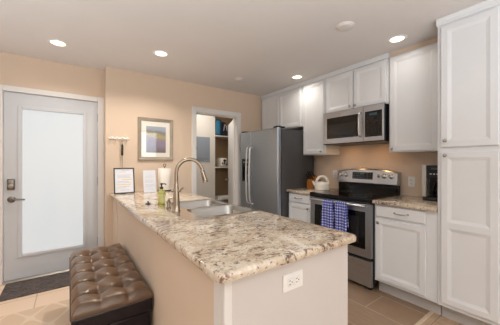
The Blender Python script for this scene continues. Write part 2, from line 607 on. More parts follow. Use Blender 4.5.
# utility door leaf, swung inward past the right jamb
h0 = Vector((2.252, 3.612, 0)); h1 = Vector((2.510, 4.228, 0)); dv = (h1 - h0).normalized(); ln = (h1 - h0).length
R = Matrix(((dv.x, -dv.y, 0), (dv.y, dv.x, 0), (0, 0, 1)))
b = BM(); obox(b, h0 + dv * ln / 2 + Matrix(((0, -1, 0), (1, 0, 0), (0, 0, 1))) @ dv * -0.02 + Vector((0, 0, 1.01)), ln, 0.036, 1.99, R, 0.003)
d2 = struct('door_2', b, 'trim')
b = BM(); kn = h0 + dv * (ln - 0.06) + Vector((0, 0, 0.95))
nrm = Vector((-dv.y, dv.x, 0))
lathe(b, [(0.026, 0), (0.026, 0.006), (0.010, 0.010), (0.010, 0.03), (0.024, 0.036), (0.026, 0.05), (0.018, 0.058)], kn - nrm * 0.002, axes_for(nrm), 20)
obj('knob', b, 'hinge', d2, True)

# ------------------------------------------------------------------ entry door
b = BM()
c0 = 0.065
box(b, DX0 - c0 + 0.012, DX0 + 0.012, YD - 0.02, YD, 0, DZ + c0 - 0.02, 0.005)
box(b, DX1 - 0.012, DX1 + 0.053, YD - 0.02, YD, 0, DZ + c0 - 0.02, 0.005)
box(b, DX0 + 0.012, DX1 - 0.012, YD - 0.02, YD, DZ - 0.014, DZ + c0 - 0.02, 0.005)
box(b, DX0, DX0 + 0.012, YD, YD + 0.12, 0, DZ); box(b, DX1 - 0.012, DX1, YD, YD + 0.12, 0, DZ)
box(b, DX0 + 0.012, DX1 - 0.012, YD, YD + 0.12, DZ - 0.012, DZ)
struct('trim_2', b, 'trim')
SX0, SX1, SZ0, SZ1 = DX0 + 0.014, DX1 - 0.014, 0.022, DZ - 0.016
GX0, GX1, GZ0, GZ1 = -0.414, 0.139, 0.285, 1.862
b = BM()
ys0, ys1 = YD + 0.004, YD + 0.046
box(b, SX0, GX0 - 0.02, ys0, ys1, SZ0, SZ1); box(b, GX1 + 0.02, SX1, ys0, ys1, SZ0, SZ1)
box(b, GX0 - 0.02, GX1 + 0.02, ys0, ys1, SZ0, GZ0 - 0.02); box(b, GX0 - 0.02, GX1 + 0.02, ys0, ys1, GZ1 + 0.02, SZ1)
dr = struct('door_1', b, 'door')
b = BM()
fo, fi = 0.034, 0.0
for (x0, x1, z0, z1) in ((GX0 - fo, GX0, GZ0 - fo, GZ1 + fo), (GX1, GX1 + fo, GZ0 - fo, GZ1 + fo), (GX0, GX1, GZ0 - fo, GZ0), (GX0, GX1, GZ1, GZ1 + fo)):
    box(b, x0, x1, ys0 - 0.011, ys0 + 0.03, z0, z1, 0.005)
obj('glazing_frame', b, 'door', dr)
b = BM(); box(b, GX0 + 0.001, GX1 - 0.001, ys0 + 0.01, ys0 + 0.018, GZ0 + 0.001, GZ1 - 0.001)
obj('frosted_pane', b, 'frost', dr)
# keypad deadbolt and lever
b = BM(); box(b, -0.532, -0.470, ys0 - 0.024, ys0, 0.985, 1.105, 0.012, 3)
db = obj('deadbolt', b, 'door_metal', dr, True)
b = BM(); lathe(b, [(0.022, 0), (0.022, -0.006), (0.008, -0.010), (0.008, -0.016)], (-0.501, ys0 - 0.024, 1.03), 'y', 20)
box(b, -0.506, -0.496, ys0 - 0.052, ys0 - 0.038, 1.008, 1.052, 0.004)
obj('thumb_turn', b, 'hinge', db, True)
b = BM(); lathe(b, [(0.034, 0), (0.034, -0.006), (0.028, -0.011), (0.012, -0.014), (0.012, -0.05)], (-0.498, ys0, 0.885), 'y', 24)
lv = obj('lever_handle', b, 'door_metal', dr, True)
b = BM(); tube(b, smooth_path([(-0.498, ys0 - 0.048, 0.885), (-0.47, ys0 - 0.052, 0.887), (-0.42, ys0 - 0.05, 0.884), (-0.385, ys0 - 0.046, 0.879)]), 0.0085, 10)
obj('lever', b, 'door_metal', lv, True)
for z in (0.30, 1.05, 1.84):
    b = BM(); lathe(b, [(0.006, -0.05), (0.007, -0.048), (0.007, 0.048), (0.006, 0.05)], (SX1 + 0.004, ys0 - 0.008, z), 'z', 10)
    obj('hinge', b, 'hinge', dr, True)
b = BM(); prism(b, [(YD - 0.03, 0), (YD + 0.10, 0), (YD + 0.10, 0.019), (YD - 0.005, 0.019)], 'x', DX0 + 0.013, DX1 - 0.013); struct('trim_3', b, 'hinge')

# transition strip between the tile and the planks
b = BM(); prism(b, [(0.828, 0.0), (0.832, 0.010), (0.852, 0.010), (0.858, 0.0)], 'x', 1.17, 2.60)
struct('trim_4', b, 'strip')
# filler between the wall cabinets and the ceiling
b = BM(); box(b, 2.765, XR, 0.78, 1.302, 2.386, H); struct('trim_5', b, 'wall')
b = BM(); box(b, 2.735, XR, 1.303, YP, 2.386, H); struct('trim_6', b, 'cab')
# skirting boards
b = BM(); box(b, 0.355, 0.455, YP - 0.012, YP, 0, 0.085, 0.003); struct('baseboard_picture', b, 'trim')
b = BM(); box(b, XL, DX0 - 0.055, YD - 0.012, YD, 0, 0.085, 0.003); struct('baseboard_entry', b, 'trim')
b = BM(); box(b, XL, XL + 0.012, YB, YD - 0.013, 0, 0.085, 0.003); struct('baseboard_left', b, 'trim')
b = BM(); box(b, XL + 0.012, XR, YB, YB + 0.012, 0, 0.085, 0.003); struct('baseboard_back', b, 'trim')

# ------------------------------------------------------------------ cabinets
def panel_door(bm, xf, y0, y1, z0, z1, th=0.02, fr=0.044):
    """raised-panel door whose face looks along -x"""
    steps = [(0.0, th), (0.0, 0.003), (0.003, 0.0), (fr, 0.0), (fr + 0.004, 0.002), (fr + 0.024, 0.0085), (fr + 0.028, 0.0085)]
    rings = []
    for ins, dep in steps:
        rings.append([bm.verts.new((xf + dep, y, z)) for y, z in ((y0 + ins, z0 + ins), (y1 - ins, z0 + ins), (y1 - ins, z1 - ins), (y0 + ins, z1 - ins))])
    for a, c in zip(rings, rings[1:]):
        for i in range(4): bm.faces.new((a[i], a[(i + 1) % 4], c[(i + 1) % 4], c[i]))
    bm.faces.new(rings[-1]); bm.faces.new(list(reversed(rings[0])))
    return bm


def two_panel_door(bm, xf, y0, y1, z0, z1, zm, th=0.02, fr=0.044, half=0.024):
    def ring(ya, yb, za, zb, dep): return [bm.verts.new((xf + dep, y, z)) for y, z in ((ya, za), (yb, za), (yb, zb), (ya, zb))]
    def join(a, c):
        for i in range(4): bm.faces.new((a[i], a[(i + 1) % 4], c[(i + 1) % 4], c[i]))
    back, side, face = ring(y0, y1, z0, z1, th), ring(y0, y1, z0, z1, 0.003), ring(y0 + 0.003, y1 - 0.003, z0 + 0.003, z1 - 0.003, 0)
    join(back, side); join(side, face); bm.faces.new(list(reversed(back)))
    lo = ring(y0 + fr, y1 - fr, z0 + fr, zm - half, 0); hi = ring(y0 + fr, y1 - fr, zm + half, z1 - fr, 0)
    for f in ((face[0], face[1], lo[1], lo[0]), (face[1], face[2], hi[2], hi[1], lo[2], lo[1]), (face[2], face[3], hi[3], hi[2]), (face[3], face[0], lo[0], lo[3], hi[0], hi[3]), (lo[3], lo[2], hi[1], hi[0])):
        bm.faces.new(f)
    for r, za, zb in ((lo, z0 + fr, zm - half), (hi, zm + half, z1 - fr)):
        p = r
        for ins, dep in ((0.004, 0.002), (0.024, 0.0080), (0.028, 0.0080)):
            q = ring(y0 + fr + ins, y1 - fr - ins, za + ins, zb - ins, dep); join(p, q); p = q
        bm.faces.new(p)
    return bm


def slab_front(bm, xf, y0, y1, z0, z1, th=0.02):
    steps = [(0.0, th), (0.0, 0.006), (0.010, 0.0)]
    rings = []
    for ins, dep in steps:
        rings.append([bm.verts.new((xf + dep, y, z)) for y, z in ((y0 + ins, z0 + ins), (y1 - ins, z0 + ins), (y1 - ins, z1 - ins), (y0 + ins, z1 - ins))])
    for a, c in zip(rings, rings[1:]):
        for i in range(4): bm.faces.new((a[i], a[(i + 1) % 4], c[(i + 1) % 4], c[i]))
    bm.faces.new(rings[-1]); bm.faces.new(list(reversed(rings[0])))
    return bm


def knob(xf, y, z, parent):
    bb = BM(); lathe(bb, [(0.006, 0), (0.005, -0.012), (0.012, -0.016), (0.015, -0.022), (0.012, -0.028), (0.004, -0.031)], (xf, y, z), 'x', 16)
    return obj('knob', bb, 'chrome', parent, True)


def pull(xf, y0, y1, z, parent):
    bb = BM()
    tube(bb, smooth_path([(xf, y0 + 0.008, z), (xf - 0.018, y0 + 0.010, z), (xf - 0.026, y0 + 0.03, z - 0.002), (xf - 0.028, (y0 + y1) / 2, z - 0.004),
                          (xf - 0.026, y1 - 0.03, z - 0.002), (xf - 0.018, y1 - 0.010, z), (xf, y1 - 0.008, z)]), 0.0045, 8)
    for y in (y0 + 0.008, y1 - 0.008): lathe(bb, [(0.009, 0), (0.007, -0.004)], (xf, y, z), 'x', 12)
    return obj('pull_handle', bb, 'chrome', parent, True)


UF = 2.72          # face of the wall cabinets' doors
def upper(label, y0, y1, z0, z1, doors):
    t = thing('upper_cabinet', label, 'cabinet', (2.9, (y0 + y1) / 2, z0), 'white wall cabinets')
    bb = BM(); box(bb, UF + 0.021, XR - 0.002, y0 + 0.001, y1 - 0.001, z0, z1, 0.002, 1)
    obj('body', bb, 'cab', t)
    for (d0, d1, ky, kz) in doors:
        bb = BM(); panel_door(bb, UF, d0, d1, z0 + 0.012, z1 - 0.014)
        d = obj('door', bb, 'cab', t)
        knob(UF, ky, kz, d)
    return t


upper('white two-door wall cabinet over the refrigerator', 2.502, 3.47, 1.80, 2.384, [(2.535, 2.985, 2.95, 1.86), (3.0, 3.42, 3.03, 1.86)])
upper('white single-door wall cabinet over the kettle, left of the microwave', 2.108, 2.499, 1.385, 2.384, [(2.128, 2.482, 2.162, 1.425)])
upper('short white two-door wall cabinet over the microwave', 1.305, 2.105, 1.905, 2.384, [(1.325, 1.697, 1.668, 1.948), (1.711, 2.085, 1.74, 1.948)])
upper('white single-door wall cabinet over the coffee maker, right of the microwave', 0.78, 1.302, 1.385, 2.384, [(0.862, 1.284, 1.256, 1.425)])

# tall pantry
PF = 2.42
t = thing('pantry_cabinet', 'tall white pantry cabinet with two stacked doors, at right end of the counter', 'cabinet', (2.74, 0.55, 0))
b = BM(); box(b, PF + 0.021, XR - 0.002, 0.30, 0.776, 0.125, 2.385, 0.002, 1); obj('body', b, 'cab', t)
b = BM(); box(b, PF + 0.11, XR - 0.002, 0.302, 0.774, 0, 0.125); obj('toe_kick', b, 'toe', t)
b = BM()
prism(b, [(PF + 0.021, 2.386), (PF + 0.014, 2.396), (PF + 0.012, 2.410), (PF + 0.004, 2.424), (PF + 0.000, 2.4385), (PF + 0.06, 2.4385), (PF + 0.06, 2.386)], 'y', 0.30, 0.782)
obj('crown_molding', b, 'cab', t)
b = BM(); panel_door(b, PF, 0.412, 0.748, 1.402, 2.365); d = obj('door', b, 'cab', t); knob(PF, 0.715, 1.452, d)
b = BM(); two_panel_door(b, PF, 0.412, 0.748, 0.16, 1.362, 0.785); d = obj('door', b, 'cab', t); knob(PF, 0.715, 1.335, d)

BF = 2.43
def base(label, y0, y1, d0, d1, kside):
    t = thing('base_cabinet', label, 'cabinet', (2.75, (y0 + y1) / 2, 0), 'white base cabinets')
    bb = BM(); box(bb, BF + 0.021, XR - 0.002, y0, y1, 0.125, 0.879, 0.002, 1); obj('body', bb, 'cab', t)
    bb = BM(); box(bb, BF + 0.10, XR - 0.002, y0 + 0.002, y1 - 0.002, 0, 0.125); obj('toe_kick', bb, 'toe', t)
    bb = BM(); slab_front(bb, BF, d0, d1, 0.757, 0.866); dw = obj('drawer', bb, 'cab', t)
    m = (d0 + d1) / 2 - (0.02 if kside > 0 else -0.01); pull(BF, m - 0.065, m + 0.065, 0.815, dw)
    bb = BM(); panel_door(bb, BF, d0, d1, 0.155, 0.738); dd = obj('door', bb, 'cab', t)
    knob(BF, d1 - 0.03 if kside > 0 else d0 + 0.03, 0.70, dd)
    return t


base('white base cabinet between the pantry and the range', 0.779, 1.302, 0.858, 1.282, 1)
base('white base cabinet between the refrigerator and the range', 2.076, 2.497, 2.100, 2.480, -1)


def slab_profile(bm, outline, z0, z1, r=0.012):
    """slab with eased edges from a plan outline"""
    n = len(outline)
    def inset(d):
        out = []
        for i in range(n):
            p = Vector(outline[i]); a = (Vector(outline[i - 1]) - p).normalized(); c = (Vector(outline[(i + 1) % n]) - p).normalized()
            bis = a + c
            s = a.x * c.y - a.y * c.x
            if bis.length < 1e-6: nn = Vector((-c.y, c.x)); out.append(p + nn * d); continue
            bis.normalize(); sn = abs(bis.x * c.y - bis.y * c.x)
            out.append(p + bis * (d / max(sn, 0.2)) * (1 if s < 0 else -1))
        return out
    rings = []
    for d, z in ((r * 0.6, z0), (r * 0.15, z0 + r * 0.3), (0, z0 + r), (0, z1 - r), (r * 0.3, z1 - r * 0.3), (r, z1)):
        rings.append([bm.verts.new((p.x, p.y, z)) for p in inset(d)])
    for a, c in zip(rings, rings[1:]):
        for i in range(n): bm.faces.new((a[i], a[(i + 1) % n], c[(i + 1) % n], c[i]))
    bm.faces.new(list(reversed(rings[0]))); bm.faces.new(rings[-1])
    return bm


def round_rect(x0, x1, y0, y1, r, k=5, which=(1, 1, 1, 1)):
    """counter-clockwise plan outline: corners (x1,y0),(x1,y1),(x0,y1),(x0,y0)"""
    out = []
    for (cx, cy, a0, w, px, py) in ((x1 - r, y0 + r, -90, which[0], x1, y0), (x1 - r, y1 - r, 0, which[1], x1, y1), (x0 + r, y1 - r, 90, which[2], x0, y1), (x0 + r, y0 + r, 180, which[3], x0, y0)):
        if not w: out.append((px, py)); continue
        for i in range(k + 1):
            a = math.radians(a0 + 90 * i / k); out.append((cx + r * math.cos(a), cy + r * math.sin(a)))
    return out


CT0, CT1 = 0.881, 0.916
b = BM(); slab_profile(b, round_rect(2.398, XR - 0.002, 0.779, 1.303, 0.01, 3, (0, 0, 1, 0)), CT0, CT1)
tag(at_base(obj('countertop', b, 'granite', None, True, 40, True)), 'granite countertop under the coffee maker', 'countertop', 'granite countertops along the side wall')
b = BM(); slab_profile(b, round_rect(2.398, XR - 0.002, 2.075, 2.497, 0.01, 3, (0, 0, 1, 1)), CT0, CT1)
tag(at_base(obj('countertop', b, 'granite', None, True, 40, True)), 'small granite countertop under the white kettle', 'countertop', 'granite countertops along the side wall')

# ------------------------------------------------------------------ peninsula
PX0, PX1, PY0, PY1 = 0.435, 1.155, 0.752, YP - 0.001
t = thing('peninsula_cabinet', 'long tan-sided peninsula cabinet with a pale end panel', 'cabinet', (0.8, 2.1, 0))
# hollow carcass so that the sink bowls hang free inside
b = BM()
box(b, PX0 + 0.002, PX0 + 0.03, PY0 + 0.02, PY1, 0.0, CT0 - 0.001); box(b, PX1 - 0.03, PX1, PY0 + 0.02, PY1, 0.10, CT0 - 0.001)
box(b, PX0 + 0.03, PX1 - 0.03, PY1 - 0.02, PY1, 0.0, CT0 - 0.001); box(b, PX0 + 0.03, PX1 - 0.03, PY0 + 0.02, PY1 - 0.02, 0.09, 0.11)
box(b, PX1 - 0.08, PX1 - 0.06, PY0 + 0.02, PY1 - 0.02, 0.0, 0.09)
obj('body', b, 'wall', t)
b = BM(); box(b, PX0 + 0.029, PX1, PY0, PY0 + 0.019, 0.0, CT0 - 0.001, 0.002, 1); obj('end_panel', b, 'panel', t)
b = BM(); box(b, PX0 - 0.004, PX0 + 0.0285, PY0 - 0.003, PY0 + 0.0195, 0.0, CT0 - 0.001, 0.002, 1)
box(b, PX0 - 0.004, PX0 + 0.0015, PY0 + 0.0195, PY0 + 0.075, 0.0, CT0 - 0.001)
obj('corner_trim', b, 'trim', t)
b = BM(); box(b, PX0 - 0.004, PX0 + 0.0015, 3.15, 3.25, 0, CT0 - 0.001, 0.001, 1); obj('side_trim', b, 'wall', t)
for (y0, y1) in ((0.80, 1.28), (1.29, 2.42), (2.43, 3.44)):
    b = BM()
    st = []
    fr = 0.055
    # fronts on the kitchen side, facing +x
    for ins, dep in [(0.0, 0.0), (0.0, 0.017), (0.003, 0.02), (fr, 0.02), (fr + 0.006, 0.012), (fr + 0.014, 0.012), (fr + 0.034, 0.0185)]:
        st.append([b.verts.new((PX1 + 0.001 + dep, y, z)) for y, z in ((y0 + ins, 0.13 + ins), (y1 - ins, 0.13 + ins), (y1 - ins, 0.86 - ins), (y0 + ins, 0.86 - ins))])
    for a, c in zip(st, st[1:]):
        for i in range(4): b.faces.new((a[i], a[(i + 1) % 4], c[(i + 1) % 4], c[i]))
    b.faces.new(st[-1]); b.faces.new(list(reversed(st[0])))
    obj('door', b, 'cab', t)

# the granite top with a cut-out for the sink
TX0, TX1, TY0, TY1 = 0.392, 1.188, 0.712, YP - 0.001
SKX0, SKX1, SKY0, SKY1 = 0.60, 1.165, 1.49, 2.27     # sink rim
HX0, HX1, HY0, HY1 = SKX0 + 0.015, SKX1 - 0.015, SKY0 + 0.015, SKY1 - 0.015
def ring_slab(bm, outline_fn, hole, z0, z1, r):
    n = None; rings = []
    for d, z in ((r * 0.6, z0), (r * 0.15, z0 + r * 0.3), (0, z0 + r), (0, z1 - r), (r * 0.08, z1 - r * 0.6), (r * 0.3, z1 - r * 0.28), (r * 0.62, z1 - r * 0.07), (r, z1)):
        rings.append([bm.verts.new((x, y, z)) for x, y in outline_fn(d)])
    n = len(rings[0])
    for a, c in zip(rings, rings[1:]):
        for i in range(n): bm.faces.new((a[i], a[(i + 1) % n], c[(i + 1) % n], c[i]))
    hb = [bm.verts.new((x, y, z0)) for x, y in hole]; ht = [bm.verts.new((x, y, z1)) for x, y in hole]
    m = len(hole)
    for i in range(m): bm.faces.new((hb[i], ht[i], ht[(i + 1) % m], hb[(i + 1) % m]))
    for outer, inner in ((rings[-1], ht), (rings[0], hb)):
        es = []
        for L in (outer, inner):
            for i in range(len(L)):
                e = bm.edges.get((L[i], L[(i + 1) % len(L)])) or bm.edges.new((L[i], L[(i + 1) % len(L)])); es.append(e)
        bmesh.ops.triangle_fill(bm, use_beauty=True, edges=es)
    return bm
b = BM()
ring_slab(b, lambda d: round_rect(TX0 + d, TX1 - d, TY0 + d, TY1, 0.03, 5, (1, 0, 1, 1)), [(HX0, HY0), (HX1, HY0), (HX1, HY1), (HX0, HY1)], CT0, CT1, 0.013)
tag(at_base(obj('peninsula_countertop', b, 'granite', None, True, 40, True)), 'large speckled granite countertop of the peninsula, around the sink', 'countertop')

# duplex outlet lying on its side in the end panel
def outlet_faces(parent, c, axis, horizontal):
    """two sockets and screw on a plate; c is the plate's face centre"""
    for s in (-1, 1):
        bb = BM(); off = 0.0195 * s
        if axis == 'y':
            cx, cz = (c[0] + off, c[2]) if horizontal else (c[0], c[2] + off)
            w, h = (0.014, 0.0165) if horizontal else (0.0165, 0.014)
            box(bb, cx - w, cx + w, c[1] - 0.003, c[1] + 0.001, cz - h, cz + h, 0.004, 2)
            sk = obj('socket', bb, 'white_plastic', parent, True)
            bb = BM()
            for (dx, dz, sx, sz) in ((-0.003, 0.007, 0.0045, 0.0012), (-0.003, -0.007, 0.0045, 0.0012), (0.008, 0, 0.0022, 0.0022)):
                box(bb, cx + dx - sx, cx + dx + sx, c[1] - 0.0036, c[1] - 0.0028, cz + dz - sz, cz + dz + sz)
            obj('slots', bb, 'black_matte', sk)
        else:
            cy, cz = c[1], c[2] + off
            box(bb, c[0] - 0.003, c[0] + 0.001, cy - 0.0165, cy + 0.0165, cz - 0.014, cz + 0.014, 0.004, 2)
            sk = obj('socket', bb, 'white_plastic', parent, True)
            bb = BM()
            for (dy, dz, sy, sz) in ((-0.007, 0.003, 0.0012, 0.0045), (0.007, 0.003, 0.0012, 0.0045), (0, -0.008, 0.0022, 0.0022)):
                box(bb, c[0] - 0.0036, c[0] - 0.0028, cy + dy - sy, cy + dy + sy, cz + dz - sz, cz + dz + sz)
            obj('slots', bb, 'black_matte', sk)

t = thing('wall_outlet', 'white duplex outlet lying sideways on the end of the peninsula', 'outlet', (0.759, PY0, 0.752), 'duplex outlets')
b = BM(); box(b, 0.702, 0.816, PY0 - 0.006, PY0 - 0.0003, 0.752, 0.822, 0.0025, 2); obj('cover_plate', b, 'white_plastic', t)
outlet_faces(t, (0.759, PY0 - 0.006, 0.787), 'y', True)
t = thing('wall_outlet', 'white duplex outlet upright on the tan wall beside the coffee maker', 'outlet', (XR, 1.21, 1.015), 'duplex outlets')
b = BM(); box(b, XR - 0.006, XR - 0.0003, 1.175, 1.245, 1.015, 1.125, 0.0025, 2); obj('cover_plate', b, 'white_plastic', t)
outlet_faces(t, (XR - 0.006, 1.21, 1.07), 'x', False)
b = BM(); box(b, XR - 0.006, XR - 0.0003, 2.15, 2.22, 1.06, 1.17, 0.0025, 2)
t = thing('wall_outlet', 'white outlet plate on the tan wall behind the kettle', 'outlet', (XR, 2.185, 1.06), 'duplex outlets')
obj('cover_plate', b, 'white_plastic', t); outlet_faces(t, (XR - 0.006, 2.185, 1.115), 'x', False)

# ------------------------------------------------------------------ sink and faucet
t = thing('kitchen_sink', 'double-bowl stainless sink set into the peninsula top', 'sink', (0.88, 1.88, CT1))
def bowl(bm, x0, x1, y0, y1, ztop, depth):
    rr = [(0.0, ztop), (0.006, ztop - 0.012), (0.012, ztop - depth + 0.03), (0.03, ztop - depth + 0.006), (0.06, ztop - depth)]
    rings = []
    for ins, z in rr:
        rings.append([bm.verts.new((p[0], p[1], z)) for p in round_rect(x0 + ins, x1 - ins, y0 + ins, y1 - ins, max(0.062 - ins * 0.6, 0.02), 6)])
    n = len(rings[0])
    for a, c in zip(rings, rings[1:]):
        for i in range(n): bm.faces.new((a[i], c[i], c[(i + 1) % n], a[(i + 1) % n]))
    bm.faces.new(rings[-1])
    return rings[0]
bz = CT1 + 0.004
bowls = ((0.715, 1.135, 1.525, 1.862), (0.715, 1.135, 1.892, 2.235))
# the deck with two openings
b = BM()
outer = [b.verts.new((x, y, bz)) for x, y in round_rect(SKX0, SKX1, SKY0, SKY1, 0.03, 5)]
lip = [b.verts.new((x, y, CT1 + 0.0005)) for x, y in round_rect(SKX0 - 0.004, SKX1 + 0.004, SKY0 - 0.004, SKY1 + 0.004, 0.034, 5)]
n = len(outer)
for i in range(n): b.faces.new((lip[i], lip[(i + 1) % n], outer[(i + 1) % n], outer[i]))
es = [b.edges.get((outer[i], outer[(i + 1) % n])) for i in range(n)]
for (x0, x1, y0, y1) in bowls:
    L = [b.verts.new((p[0], p[1], bz)) for p in round_rect(x0, x1, y0, y1, 0.062, 6)]
    for i in range(len(L)): es.append(b.edges.new((L[i], L[(i + 1) % len(L)])))
bmesh.ops.triangle_fill(b, use_beauty=True, edges=es)
obj('deck', b, 'steel_deck', t, True, 30, True)
for (x0, x1, y0, y1) in bowls:
    b = BM(); bowl(b, x0, x1, y0, y1, bz, 0.19)
    o = obj('bowl', b, 'steel_sink', t, True, 50)
    b = BM(); cx, cy, cz = (x0 + x1) / 2, (y0 + y1) / 2, bz - 0.19
    lathe(b, [(0.045, 0.0005), (0.043, 0.003), (0.032, 0.001), (0.010, 0.0012), (0.006, 0.006)], (cx, cy, cz), 'z', 24)
    obj('drain', b, 'chrome', o, True)

fx, fy = 0.643, 1.828
t = thing('kitchen_faucet', 'tall brushed nickel gooseneck faucet standing on the sink deck', 'faucet', (fx, fy, bz))
b = BM(); lathe(b, [(0.030, 0.0006), (0.030, 0.006), (0.0265, 0.012), (0.0255, 0.05), (0.023, 0.10), (0.0195, 0.15), (0.016, 0.19), (0.0135, 0.215)], (fx, fy, bz), 'z', 28)
obj('base', b, 'bronze_nickel', t, True)
sd = Vector((0.97, -0.24, 0)).normalized()
def fp(a, z): return (fx + sd.x * a, fy + sd.y * a, z)
b = BM()
path = [fp(0.0, bz + 0.2)] + [fp(0.097 - 0.097 * math.cos(math.radians(a)), 1.200 + 0.104 * math.sin(math.radians(a))) for a in range(0, 171, 10)]
rad = [0.0135] * len(path)
tube(b, path, rad, 16)
obj('neck', b, 'bronze_nickel', t, True)
e = Vector(path[-1]); ev = (Vector(path[-1]) - Vector(path[-2])).normalized(); ev = (ev + sd * 0.10 + Vector((0, 0, -0.25))).normalized()
b = BM(); lathe(b, [(0.0135, -0.003), (0.0160, 0.0), (0.0165, 0.03), (0.0190, 0.07), (0.0205, 0.088), (0.0180, 0.093)], e, axes_for(ev), 20)
obj('spray_head', b, 'bronze_nickel', t, True)
b = BM(); ld = Vector((0.75, -0.55, 0)).normalized(); c = Vector((fx, fy, bz + 0.150))
tube(b, [c - ld * 0.035, c + ld * 0.030], 0.010, 12)
tube(b, smooth_path([c + ld * 0.028, c + ld * 0.034 + Vector((0, 0, 0.010)), c + ld * 0.052 + Vector((0, 0, 0.024))]), [0.006] * 13, 8)
obj('lever', b, 'bronze_nickel', t, True)

# soap pump of the sink and the stopper
t = thing('soap_dispenser', 'short bronze soap dispenser on the sink deck beside the faucet', 'soap dispenser', (0.640, 1.995, bz))
b = BM(); lathe(b, [(0.020, 0.0006), (0.020, 0.006), (0.013, 0.010), (0.012, 0.035), (0.016, 0.038), (0.016, 0.056), (0.012, 0.060)], (0.640, 1.995, bz), 'z', 20)
obj('collar', b, 'bronze_nickel', t, True)
b = BM(); tube(b, smooth_path([(0.640, 1.995, bz + 0.058), (0.643, 1.994, bz + 0.070), (0.665, 1.990, bz + 0.074), (0.695, 1.982, bz + 0.066)]), 0.0065, 10)
obj('nozzle', b, 'bronze_nickel', t, True)
b = BM(); lathe(b, [(0.022, 0.0006), (0.022, 0.008), (0.015, 0.012), (0.005, 0.014), (0.006, 0.022), (0.008, 0.026), (0.003, 0.028)], (0.56, 2.30, CT1), 'z', 20)
tag(at_base(obj('sink_stopper', b, 'black_plastic', None, True)), 'small dark sink stopper on the granite left of the green soap bottle', 'stopper')

# green soap bottle
sx, sy, sz = 0.656, 2.235, bz
t = thing('soap_bottle', 'green hand soap bottle with a black pump on the sink edge', 'soap bottle', (sx, sy, sz))
b = BM(); lathe(b, [(0.026, 0.0006), (0.031, 0.006), (0.0315, 0.10), (0.028, 0.112), (0.014, 0.122), (0.013, 0.132)], (sx, sy, sz), 'z', 28)
obj('bottle', b, 'soap', t, True)
b = BM(); lathe(b, [(0.0321, 0.022), (0.0321, 0.085)], (sx, sy, sz), 'z', 28, False); obj('paper_label', b, 'soap_label', t, True)
b = BM(); lathe(b, [(0.015, 0.131), (0.015, 0.146), (0.006, 0.148), (0.006, 0.166), (0.011, 0.168), (0.011, 0.178), (0.006, 0.180)], (sx, sy, sz), 'z', 18)
tube(b, [(sx, sy, sz + 0.173), (sx + 0.024, sy - 0.016, sz + 0.174), (sx + 0.034, sy - 0.022, sz + 0.167)], 0.005, 8)
obj('pump', b, 'black_plastic', t, True)

# ------------------------------------------------------------------ things at the far end of the peninsula
# black framed notice leaning back
def tilt_x(a): return Matrix.Rotation(a, 3, 'X')
R = tilt_x(math.radians(-9))
c0 = Vector((0.527, 3.235, CT1))
def onb(x, z, d): return c0 + R @ Vector((x, d, z + 0.004))
t = thing('notice_frame', 'black framed printed notice standing at the far end of the peninsula', 'picture frame', c0)
b = BM(); w, h, k = 0.110, 0.300, 0.012
for (x0, x1, z0, z1) in ((-w, -w + k, 0, h), (w - k, w, 0, h), (-w + k, w - k, 0, k), (-w + k, w - k, h - k, h)):
    obox(b, onb((x0 + x1) / 2, (z0 + z1) / 2, 0), x1 - x0, 0.016, z1 - z0, R, 0.002, 1)
obj('frame', b, 'black_frame', t)
b = BM(); obox(b, onb(0, h / 2, 0.002), 2 * w - 2 * k + 0.002, 0.004, h - 2 * k + 0.002, R); pp = obj('paper', b, 'paper', t)
b = BM()
for i, (xa, xb, z) in enumerate(((-0.03, 0.05, 0.270), (-0.06, 0.02, 0.252), (-0.07, 0.07, 0.215), (-0.07, 0.06, 0.200), (-0.07, 0.07, 0.185), (-0.07, 0.05, 0.140), (-0.07, 0.07, 0.125), (-0.07, 0.06, 0.080), (-0.07, 0.02, 0.065), (-0.04, 0.05, 0.04))):
    obox(b, onb((xa + xb) / 2, z, -0.0004), xb - xa, 0.0006, 0.0055, R)
obj('printed_lines', b, 'ink', pp)
b = BM()
for (xa, xb, z) in ((-0.02, 0.08, 0.163), (-0.08, 0.075, 0.104)): obox(b, onb((xa + xb) / 2, z, -0.0004), xb - xa, 0.0006, 0.009, R)
obj('highlighted_lines', b, 'ink_yellow', pp)
b = BM(); obox(b, c0 + Vector((0, 0.068, 0.115)), 0.05, 0.006, 0.225, tilt_x(math.radians(14)), 0.001, 1); obj('easel_leg', b, 'black_frame', t)

# slanted clear sign holder with a white sheet
c1 = Vector((0.803, 3.19, CT1)); R1 = tilt_x(math.radians(-11)) 
def onc(x, z, d): return c1 + R1 @ Vector((x, d, z + 0.003))
t = thing('sign_holder', 'slanted clear sign holder with a white sheet, between notice and paper towels', 'sign holder', c1)
b = BM(); obox(b, onc(0, 0.135, 0.004), 0.146, 0.003, 0.27, R1, 0.0008, 1); obj('sheet', b, 'paper', t)
b = BM()
for (xa, xb, z) in ((-0.045, 0.045, 0.20), (-0.055, 0.05, 0.185), (-0.055, 0.055, 0.150), (-0.055, 0.04, 0.136), (-0.055, 0.055, 0.122), (-0.055, 0.05, 0.095), (-0.055, 0.055, 0.081), (-0.055, 0.03, 0.067), (-0.04, 0.04, 0.04)):
    obox(b, onc((xa + xb) / 2, z, 0.0022), xb - xa, 0.0006, 0.004, R1)
obj('printed_lines', b, 'ink', t)
b = BM(); obox(b, onc(0, 0.137, 0.0), 0.152, 0.002, 0.274, R1); obox(b, onc(0, 0.0, 0.04), 0.152, 0.085, 0.002, Matrix.Identity(3)); obj('acrylic', b, 'glass', t)

